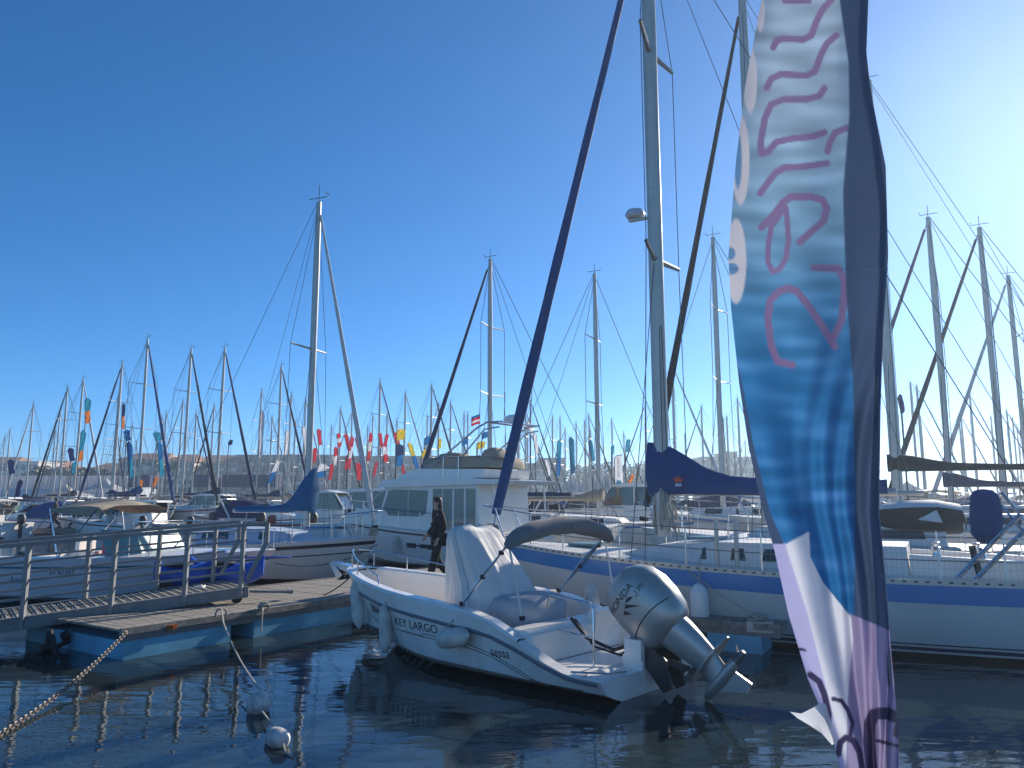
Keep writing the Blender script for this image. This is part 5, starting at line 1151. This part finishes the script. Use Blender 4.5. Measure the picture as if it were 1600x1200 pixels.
def pagoda(px, py_top, y, w, label):
    p = W(px, py_top, y=y); t = thing('pagoda_tent', label, 'tent', (p.x, y, SZ)); H = p.z - SZ; e = min(2.6, H * .5)
    rg = [[Vector((sx * w * k, sy * w * k, z)) for sx, sy in ((-1, -1), (1, -1), (1, 1), (-1, 1))] for k, z in ((.5, e), (.26, e + (H - e) * .30), (.10, e + (H - e) * .65), (.01, H))]
    MB().loft(rg).build('roof', 'tent_white', t, False)
    MB().box((0, 0, e / 2), (w * .97, w * .97, e)).build('side_wall', 'gel_grey', t, False)
for px, py, y, w, lab in ((166, 748, 132, 8, 'peaked white pagoda tent in front of the marquee gable'), (103, 757, 120, 6, 'small peaked tent behind the teal and white boat cover'), (943, 737, 125, 7, 'peaked white tent by the bare beige mast'), (925, 738, 130, 7, 'peaked white tent left of the bare beige mast'), (893, 742, 128, 6, 'peaked white tent below the teal pennants'), (1012, 736, 128, 7, 'peaked white tent beside the dark genoa'), (1417, 752, 110, 6, 'blue-white peaked tent beneath the dark boom')): pagoda(px, py, y, w, lab)
WIN = MB().box((0, 0, 0), (1.5, .25, 1.5)).mesh('window', 'glass_dark', False)
BAL = MB().box((0, 0, 0), (3.4, .5, .95)).mesh('balcony', 'wall_pale', False)
def block(px0, px1, py, y, wallm, label, floors=4, cols=8, roof='flat', depth=14, balc=True):
    a, b_ = W(px0, py, y=y), W(px1, py, y=y); Lw = b_.x - a.x; H = a.z - SZ
    t = thing('apartment_building', label, 'building', (a.x, y, SZ))
    rh = min(2.5, H * .18) if roof == 'tile' else 0
    wall = MB().box((Lw / 2, depth / 2, (H - rh) / 2), (Lw, depth, H - rh)).build('wall', wallm, t, False)
    if roof == 'tile': MB().add([(-.5, -.6, H - rh), (Lw + .5, -.6, H - rh), (Lw + .5, depth + .6, H - rh), (-.5, depth + .6, H - rh), (2, depth / 2, H), (Lw - 2, depth / 2, H)], [(0, 1, 5, 4), (1, 2, 5), (2, 3, 4, 5), (3, 0, 4)]).build('roof', 'roof_tile', t, False)
    else: MB().box((Lw / 2, depth / 2, H + .15), (Lw + .4, depth + .4, .3)).build('parapet', wallm, t, False)
    fh = (H - rh) / floors
    for f in range(floors):
        for c in range(cols):
            x = Lw * (c + .5) / cols; z = fh * (f + .5)
            place('window', WIN, wall, loc=(x, -.08, z)).scale = (min(1.3, Lw / cols / 2.6), 1, min(1, fh / 2.7))
            if balc and (c + f) % 2 == 0: place('balcony', BAL, wall, loc=(x, -.28, z - fh * .42)).scale = (min(1, Lw / cols / 3.8), 1, .9)
    return t
for a in ((-40, 24, 712, 240, 'wall_cream', 'cream flats with brown top at the frame edge', 4, 5, 'tile'), (22, 60, 722, 236, 'wall_pale', 'white balconied flats beside the cream ones', 4, 4, 'flat'), (58, 96, 718, 246, 'wall_pale', 'pale flats with low tiled roof behind the trees', 4, 4, 'tile'), (140, 190, 722, 250, 'wall_rose', 'low rose house with tiled roof behind the trees', 3, 5, 'tile'), (186, 262, 706, 230, 'wall_cream', 'tall cream building with grey gable by the tall mast', 5, 7, 'tile'), (258, 305, 708, 226, 'wall_cream', 'cream building with arched bays behind the palms', 5, 5, 'tile'), (304, 372, 709, 232, 'wall_rose', 'rose building with brown roof left of the long block', 5, 7, 'tile'),
          (370, 520, 712, 236, 'wall_brown', 'long brown apartment block behind the white pennants', 5, 16, 'flat'), (520, 705, 714, 240, 'wall_brown', 'brown apartment block behind the red flags', 5, 20, 'flat'), (812, 862, 722, 230, 'wall_pale', 'pale flats in the middle distance', 4, 6, 'tile'), (842, 884, 717, 236, 'wall_rose', 'brown-rose flats in the middle distance', 5, 5, 'flat'), (1096, 1185, 715, 240, 'wall_brown', 'brown block above the blue boom cover', 5, 10, 'flat'), (1135, 1152, 707, 239, 'wall_brown', 'roof house on top of the brown block', 6, 2, 'flat')): block(*a)
def clump_mesh(n, rx, rz, size, seed):
    rnd = random.Random(seed); mb = MB()
    for _ in range(n):
        while True:
            p = Vector((rnd.uniform(-1, 1), rnd.uniform(-1, 1), rnd.uniform(-1, 1)))
            if .25 < p.length < 1: break
        p = Vector((p.x * rx * (1 + .3 * math.sin(5 * p.z)), p.y * rx, p.z * rz)); s = size * rnd.uniform(.6, 1.4)
        a = Vector((rnd.gauss(0, 1), rnd.gauss(0, 1), rnd.gauss(0, 1))).normalized(); b_ = a.orthogonal().normalized()
        mb.add([p - a * s, p + b_ * s * .6, p + a * s, p - b_ * s * .6], [(0, 1, 2, 3)])
    return mb
def tree(px, py, y, w, label, name='tree', seed=0):
    top = W(px, py, y=y); t = thing(name, label, 'tree', (top.x, y, SZ)); H = top.z - SZ
    MB().tube([(0, 0, 0), (.2, 0, H * .35), (.1, .1, H * .7)], [.3, .22, .08], 7).tube([(.15, 0, H * .3), (w * .3, 0, H * .6)], [.14, .05], 5).tube([(.15, 0, H * .3), (-w * .3, .3, H * .62)], [.14, .05], 5).build('trunk', 'bark', t)
    o = clump_mesh(900, w * .55, H * .36, .33, seed).build('crown', 'leaf', t, False); o.location = (0, 0, H * .64)
def palm(px, py, y, label, seed=0):
    top = W(px, py, y=y); t = thing('palm_tree', label, 'tree', (top.x, y, SZ), 0, 'palms along the shore'); H = top.z - SZ - 1.0; rnd = random.Random(seed)
    MB().tube([(0, 0, 0), (.1, 0, H * .5), (0, 0, H)], [.32, .24, .22], 8).build('trunk', 'bark', t)
    mb = MB()
    for k in range(34):
        a = rnd.uniform(0, 6.28); el = rnd.uniform(-.7, 1.2); L_ = rnd.uniform(1.8, 2.6); d = Vector((math.cos(a) * math.cos(el), math.sin(a) * math.cos(el), math.sin(el))); s_ = Vector((-math.sin(a), math.cos(a), 0))
        for i in range(7):
            q = (i + 1) / 7; p = Vector((0, 0, H)) + d * L_ * q - Vector((0, 0, .9 * q * q)); 
            for sd in (-1, 1): mb.add([p, p + s_ * sd * .45 * (1.15 - q) - Vector((0, 0, .22)) + d * .25, p + d * .28], [(0, 1, 2)])
    mb.build('crown', 'leaf_palm', t, False)
TREES = [(70, 727, 'dark round tree'), (92, 731, 'dark tree'), (112, 728, 'broad dark tree'), (135, 730, 'dense dark tree'), (158, 733, 'low dark tree'), (178, 737, 'small dark tree')]
for i, (px, py, nm) in enumerate(TREES): tree(px, py, 190 + (i % 3) * 6, 7.5, f'{nm} behind the marquee, {ORD[i + 1]} from the left', seed=i)
for i, px in enumerate((905, 925, 948, 968, 990, 1005, 1022)): tree(px, 726 - (i % 3) * 3, 215 + (i % 2) * 10, 7, f'dark tree on the middle shore, {ORD[i + 1]} from the left', seed=20 + i)
for i, (px, py) in enumerate(((219, 718), (277, 722), (318, 724), (260, 726))): palm(px, py, 168 + i * 4, f'shaggy palm before the cream buildings, {ORD[i + 1]} nearest of them', i)
for i, (px0, px1) in enumerate(((208, 240), (305, 345), (352, 392), (395, 440))):
    a, b_ = W(px0, 742, y=150), W(px1, 742, y=150); tag(MB().box(((a.x + b_.x) / 2, 150, a.z - 1.2), (b_.x - a.x, 3, 2.4)).box(((a.x + b_.x) / 2, 150.2, SZ + .6), (b_.x - a.x - .3, 2.4, 1.6)).build('show_stand', 'canvas_navy', None, False), f'dark blue exhibition stand on the quay, {ORD[i + 1]} from the left', 'stand')
# hazard: dark strip of moored shadow boats is left to the boats themselves
# ------------------------------------------------------------------ feather banner close to the quay edge
LE = [(-520, 1335), (-430, 1262), (-300, 1225), (-150, 1205), (0, 1190), (130, 1165), (250, 1150), (400, 1138), (480, 1142), (600, 1155), (700, 1170), (790, 1190), (860, 1210), (960, 1232), (1060, 1262), (1150, 1300), (1200, 1312), (1290, 1335)]
RE = [(-520, 1345), (-430, 1350), (-300, 1352), (0, 1357), (100, 1353), (180, 1368), (260, 1384), (400, 1388), (520, 1380), (640, 1376), (800, 1374), (900, 1384), (1000, 1391), (1100, 1400), (1200, 1406), (1290, 1412)]
BD = 3.3
NR, NC = 760, 120
pys = np.linspace(-520, 1290, NR); le = np.interp(pys, *zip(*LE)); re_ = np.interp(pys, *zip(*RE))
S, PY = np.meshgrid(np.linspace(0, 1, NC), pys); PX = le[:, None] + (re_ - le)[:, None] * S
fold = np.clip((PY - 250) / 500, .25, 1)
DEP = BD + .035 * np.sin(S * 7 + PY * .004) + .030 * np.sin(S * 13 - PY * .006 + 1) * fold + fold * .026 * np.sin(S * 34 + PY * .021 + 2.2 * np.sin(PY * .011)) * np.clip(S * 3 - .9, 0, 1) * np.clip((PY - 450) / 200, 0, 1) + .010 * np.sin(PY * .035 + S * 9) * (PY < 420)
DEP += .05 * np.clip(S - .75, 0, 1) * 4 * .5
u = (PX - 800) / 1200; v = (600 - PY) / 1200
dy = CP - v * SP; kk = DEP / dy
XYZ = np.stack([u * kk, DEP, CAMZ + (SP + v * CP) * kk], -1).reshape(-1, 3)
faces = [(i * NC + j, i * NC + j + 1, (i + 1) * NC + j + 1, (i + 1) * NC + j) for i in range(NR - 1) for j in range(NC - 1)]
def wav(a, b): return np.interp(a, *zip(*b))
rng = np.random.RandomState(3)
def streak(sy, sx, seed):
    r = np.random.RandomState(seed); t = 0
    for k in range(9):
        t = t + np.sin(PY * sy * r.uniform(.4, 2.2) + PX * sx * r.uniform(-1, 1) + 3 * np.sin(PX * .013 * r.uniform(.5, 1.5) + r.uniform(0, 6)) + r.uniform(0, 6)) / (1 + k * .4)
    return t / 3.2
base = np.stack([wav(PY, [(-300, .42), (150, .34), (350, .22), (470, .08), (600, .035), (900, .025)]), wav(PY, [(-300, .50), (150, .45), (350, .39), (470, .26), (600, .19), (900, .16)]), wav(PY, [(-300, .58), (150, .55), (350, .52), (470, .45), (600, .41), (900, .38)])], -1)
stk = streak(.11, .02, 1)[..., None]
colr = base * (1 + .38 * stk) + .07 * np.clip(stk, 0, 1) * np.array([.9, 1, 1])
def seg_dist(pts):
    d = np.full(PX.shape, 1e9)
    for (ax, ay), (bx, by) in zip(pts, pts[1:]):
        vx, vy = bx - ax, by - ay; L2 = vx * vx + vy * vy + 1e-9
        t = np.clip(((PX - ax) * vx + (PY - ay) * vy) / L2, 0, 1); d = np.minimum(d, np.hypot(PX - ax - t * vx, PY - ay - t * vy))
    return d
def paint(mask, c):
    m = np.clip(mask, 0, 1)[..., None]; colr[:] = colr * (1 - m) + np.array(c) * m
def ell(cx, cy, rx, ry): return np.clip((1 - np.hypot((PX - cx) / rx, (PY - cy) / ry)) * min(rx, ry) / 1.5 + .5, 0, 1)
for cx, cy, rx, ry in ((1188, 15, 7, 34), (1172, 125, 11, 52), (1157, 250, 14, 70), (1150, 408, 16, 66)): paint(ell(cx, cy, rx, ry), (.74, .68, .68))
for cx, cy, rx, ry in ((1153, 250, 6, 45), (1141, 396, 8, 10), (1143, 420, 11, 9)): paint(ell(cx, cy, rx, ry), (.16, .32, .52))
MAUVE = (.25, .17, .31)
STROKES = [([(1226, 2), (1264, 2)], 9), ([(1208, 74), (1214, 63), (1225, 60), (1255, 62), (1268, 55), (1275, 35), (1285, 15), (1302, -4)], 11), ([(1198, 137), (1205, 123), (1220, 116), (1260, 118), (1273, 112), (1283, 85), (1292, 68), (1307, 55)], 11),
           ([(1288, 138), (1280, 150), (1260, 155), (1225, 155), (1205, 163), (1195, 185), (1188, 225), (1190, 240), (1200, 237), (1213, 222), (1235, 217), (1270, 213), (1288, 207)], 11), ([(1293, 236), (1297, 222), (1305, 207), (1323, 200)], 11), ([(1188, 302), (1200, 285), (1212, 270), (1225, 262), (1260, 260), (1292, 255)], 11),
           ([(1190, 355), (1205, 340), (1225, 315), (1235, 308), (1265, 307), (1285, 312), (1292, 325), (1287, 345), (1270, 360), (1250, 378)], 12), ([(1222, 330), (1205, 355), (1200, 385), (1200, 410), (1208, 425), (1218, 420), (1228, 405), (1232, 375), (1230, 345), (1228, 325)], 9),
           ([(1238, 570), (1215, 565), (1205, 540), (1200, 500), (1203, 470), (1218, 455), (1232, 450), (1245, 455), (1265, 480), (1285, 510), (1304, 541)], 12), ([(1303, 527), (1315, 500), (1318, 470), (1320, 440), (1310, 420), (1272, 418)], 12)]
for pts, w in STROKES: paint((w / 2 * .95 - seg_dist(pts)) / 1.5 + .5, MAUVE)
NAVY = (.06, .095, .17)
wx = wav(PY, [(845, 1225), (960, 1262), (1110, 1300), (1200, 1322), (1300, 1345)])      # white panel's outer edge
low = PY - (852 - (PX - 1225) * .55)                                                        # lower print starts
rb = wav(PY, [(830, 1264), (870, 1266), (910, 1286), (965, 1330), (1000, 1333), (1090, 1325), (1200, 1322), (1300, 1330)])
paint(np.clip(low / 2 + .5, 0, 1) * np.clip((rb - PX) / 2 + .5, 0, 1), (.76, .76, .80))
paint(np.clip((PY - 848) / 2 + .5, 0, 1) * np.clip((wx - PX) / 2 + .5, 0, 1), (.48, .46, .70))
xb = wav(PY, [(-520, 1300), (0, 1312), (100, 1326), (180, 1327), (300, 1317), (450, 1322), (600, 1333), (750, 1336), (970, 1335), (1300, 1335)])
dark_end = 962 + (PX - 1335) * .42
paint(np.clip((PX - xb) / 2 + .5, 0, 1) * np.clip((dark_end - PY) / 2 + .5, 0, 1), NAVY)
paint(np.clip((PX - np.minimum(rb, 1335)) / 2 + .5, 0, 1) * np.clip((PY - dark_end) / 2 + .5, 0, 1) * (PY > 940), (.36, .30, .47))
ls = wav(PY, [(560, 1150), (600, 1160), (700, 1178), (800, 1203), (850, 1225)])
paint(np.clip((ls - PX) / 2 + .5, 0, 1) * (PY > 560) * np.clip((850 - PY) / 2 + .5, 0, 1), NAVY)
for pts, w in (([(1266, 1054), (1280, 1065), (1288, 1085), (1295, 1115), (1294, 1130)], 9), ([(1302, 1092), (1315, 1095), (1325, 1110), (1332, 1130), (1328, 1152)], 6), ([(1310, 1178), (1313, 1160), (1322, 1152), (1334, 1158), (1343, 1175), (1347, 1200)], 9), ([(1408, 1124), (1385, 1114), (1366, 1116), (1359, 1130), (1358, 1160), (1363, 1215)], 17), ([(1370, 1157), (1404, 1166)], 5), ([(1404, 1136), (1402, 1146)], 12), ([(1249, 1014), (1258, 1016)], 4)):
    paint((w / 2 * 1.1 - seg_dist(pts)) / 1.5 + .5, (.05, .04, .10))
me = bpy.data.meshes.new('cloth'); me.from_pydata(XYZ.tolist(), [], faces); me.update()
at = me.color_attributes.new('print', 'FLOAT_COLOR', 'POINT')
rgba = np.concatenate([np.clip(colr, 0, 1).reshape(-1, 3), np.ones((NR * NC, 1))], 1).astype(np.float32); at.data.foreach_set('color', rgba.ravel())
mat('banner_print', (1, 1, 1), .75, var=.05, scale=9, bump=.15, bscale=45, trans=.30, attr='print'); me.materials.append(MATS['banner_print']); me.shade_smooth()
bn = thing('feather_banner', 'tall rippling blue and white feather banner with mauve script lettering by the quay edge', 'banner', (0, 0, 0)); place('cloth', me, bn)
pp = [tuple(XYZ[i * NC + NC - 2] + np.array([0, .02, 0])) for i in range(10, NR, 30)]
foot = Vector(pp[-1]); MB().tube(pp + [(foot.x + .01, foot.y, .56)], .012, 8).build('pole', 'alu_dark', bn)
MB().box((foot.x + .01, foot.y, .53), (.4, .4, .06)).build('base_plate', 'rubber', bn, False)
ck = [[(1234, 1112), (1240, 1117), (1246, 1122)], [(1252, 1115), (1258, 1124), (1266, 1134)], [(1270, 1106), (1276, 1126), (1284, 1146)], [(1282, 1098), (1290, 1128), (1300, 1164)], [(1290, 1100), (1300, 1130), (1308, 1160)]]
MB().loft([[W(x, y, y=BD - .03 + .02 * math.sin(i * 2 + j)) for j, (x, y) in enumerate(r_)] for i, r_ in enumerate(ck)], False, False).build('cloth_corner', 'flag_white', bn, angle=80)
# ------------------------------------------------------------------ scattering volume added for a bright veil towards the sun and lifted shadows
hz = MB().box((0, 340, 10.5), (1500, 780, 23.0)).build('added_haze', None, None, False); hz['kind'] = 'stuff'
hm_ = bpy.data.materials.new('added_haze'); hm_.use_nodes = True; nn = hm_.node_tree.nodes; nn.remove(nn['Principled BSDF'])
pv = nn.new('ShaderNodeVolumePrincipled'); pv.inputs['Color'].default_value = (.70, .86, 1.0, 1); pv.inputs['Density'].default_value = .0011; pv.inputs['Anisotropy'].default_value = .55
hm_.node_tree.links.new(pv.outputs[0], nn['Material Output'].inputs['Volume']); hz.data.materials.append(hm_)
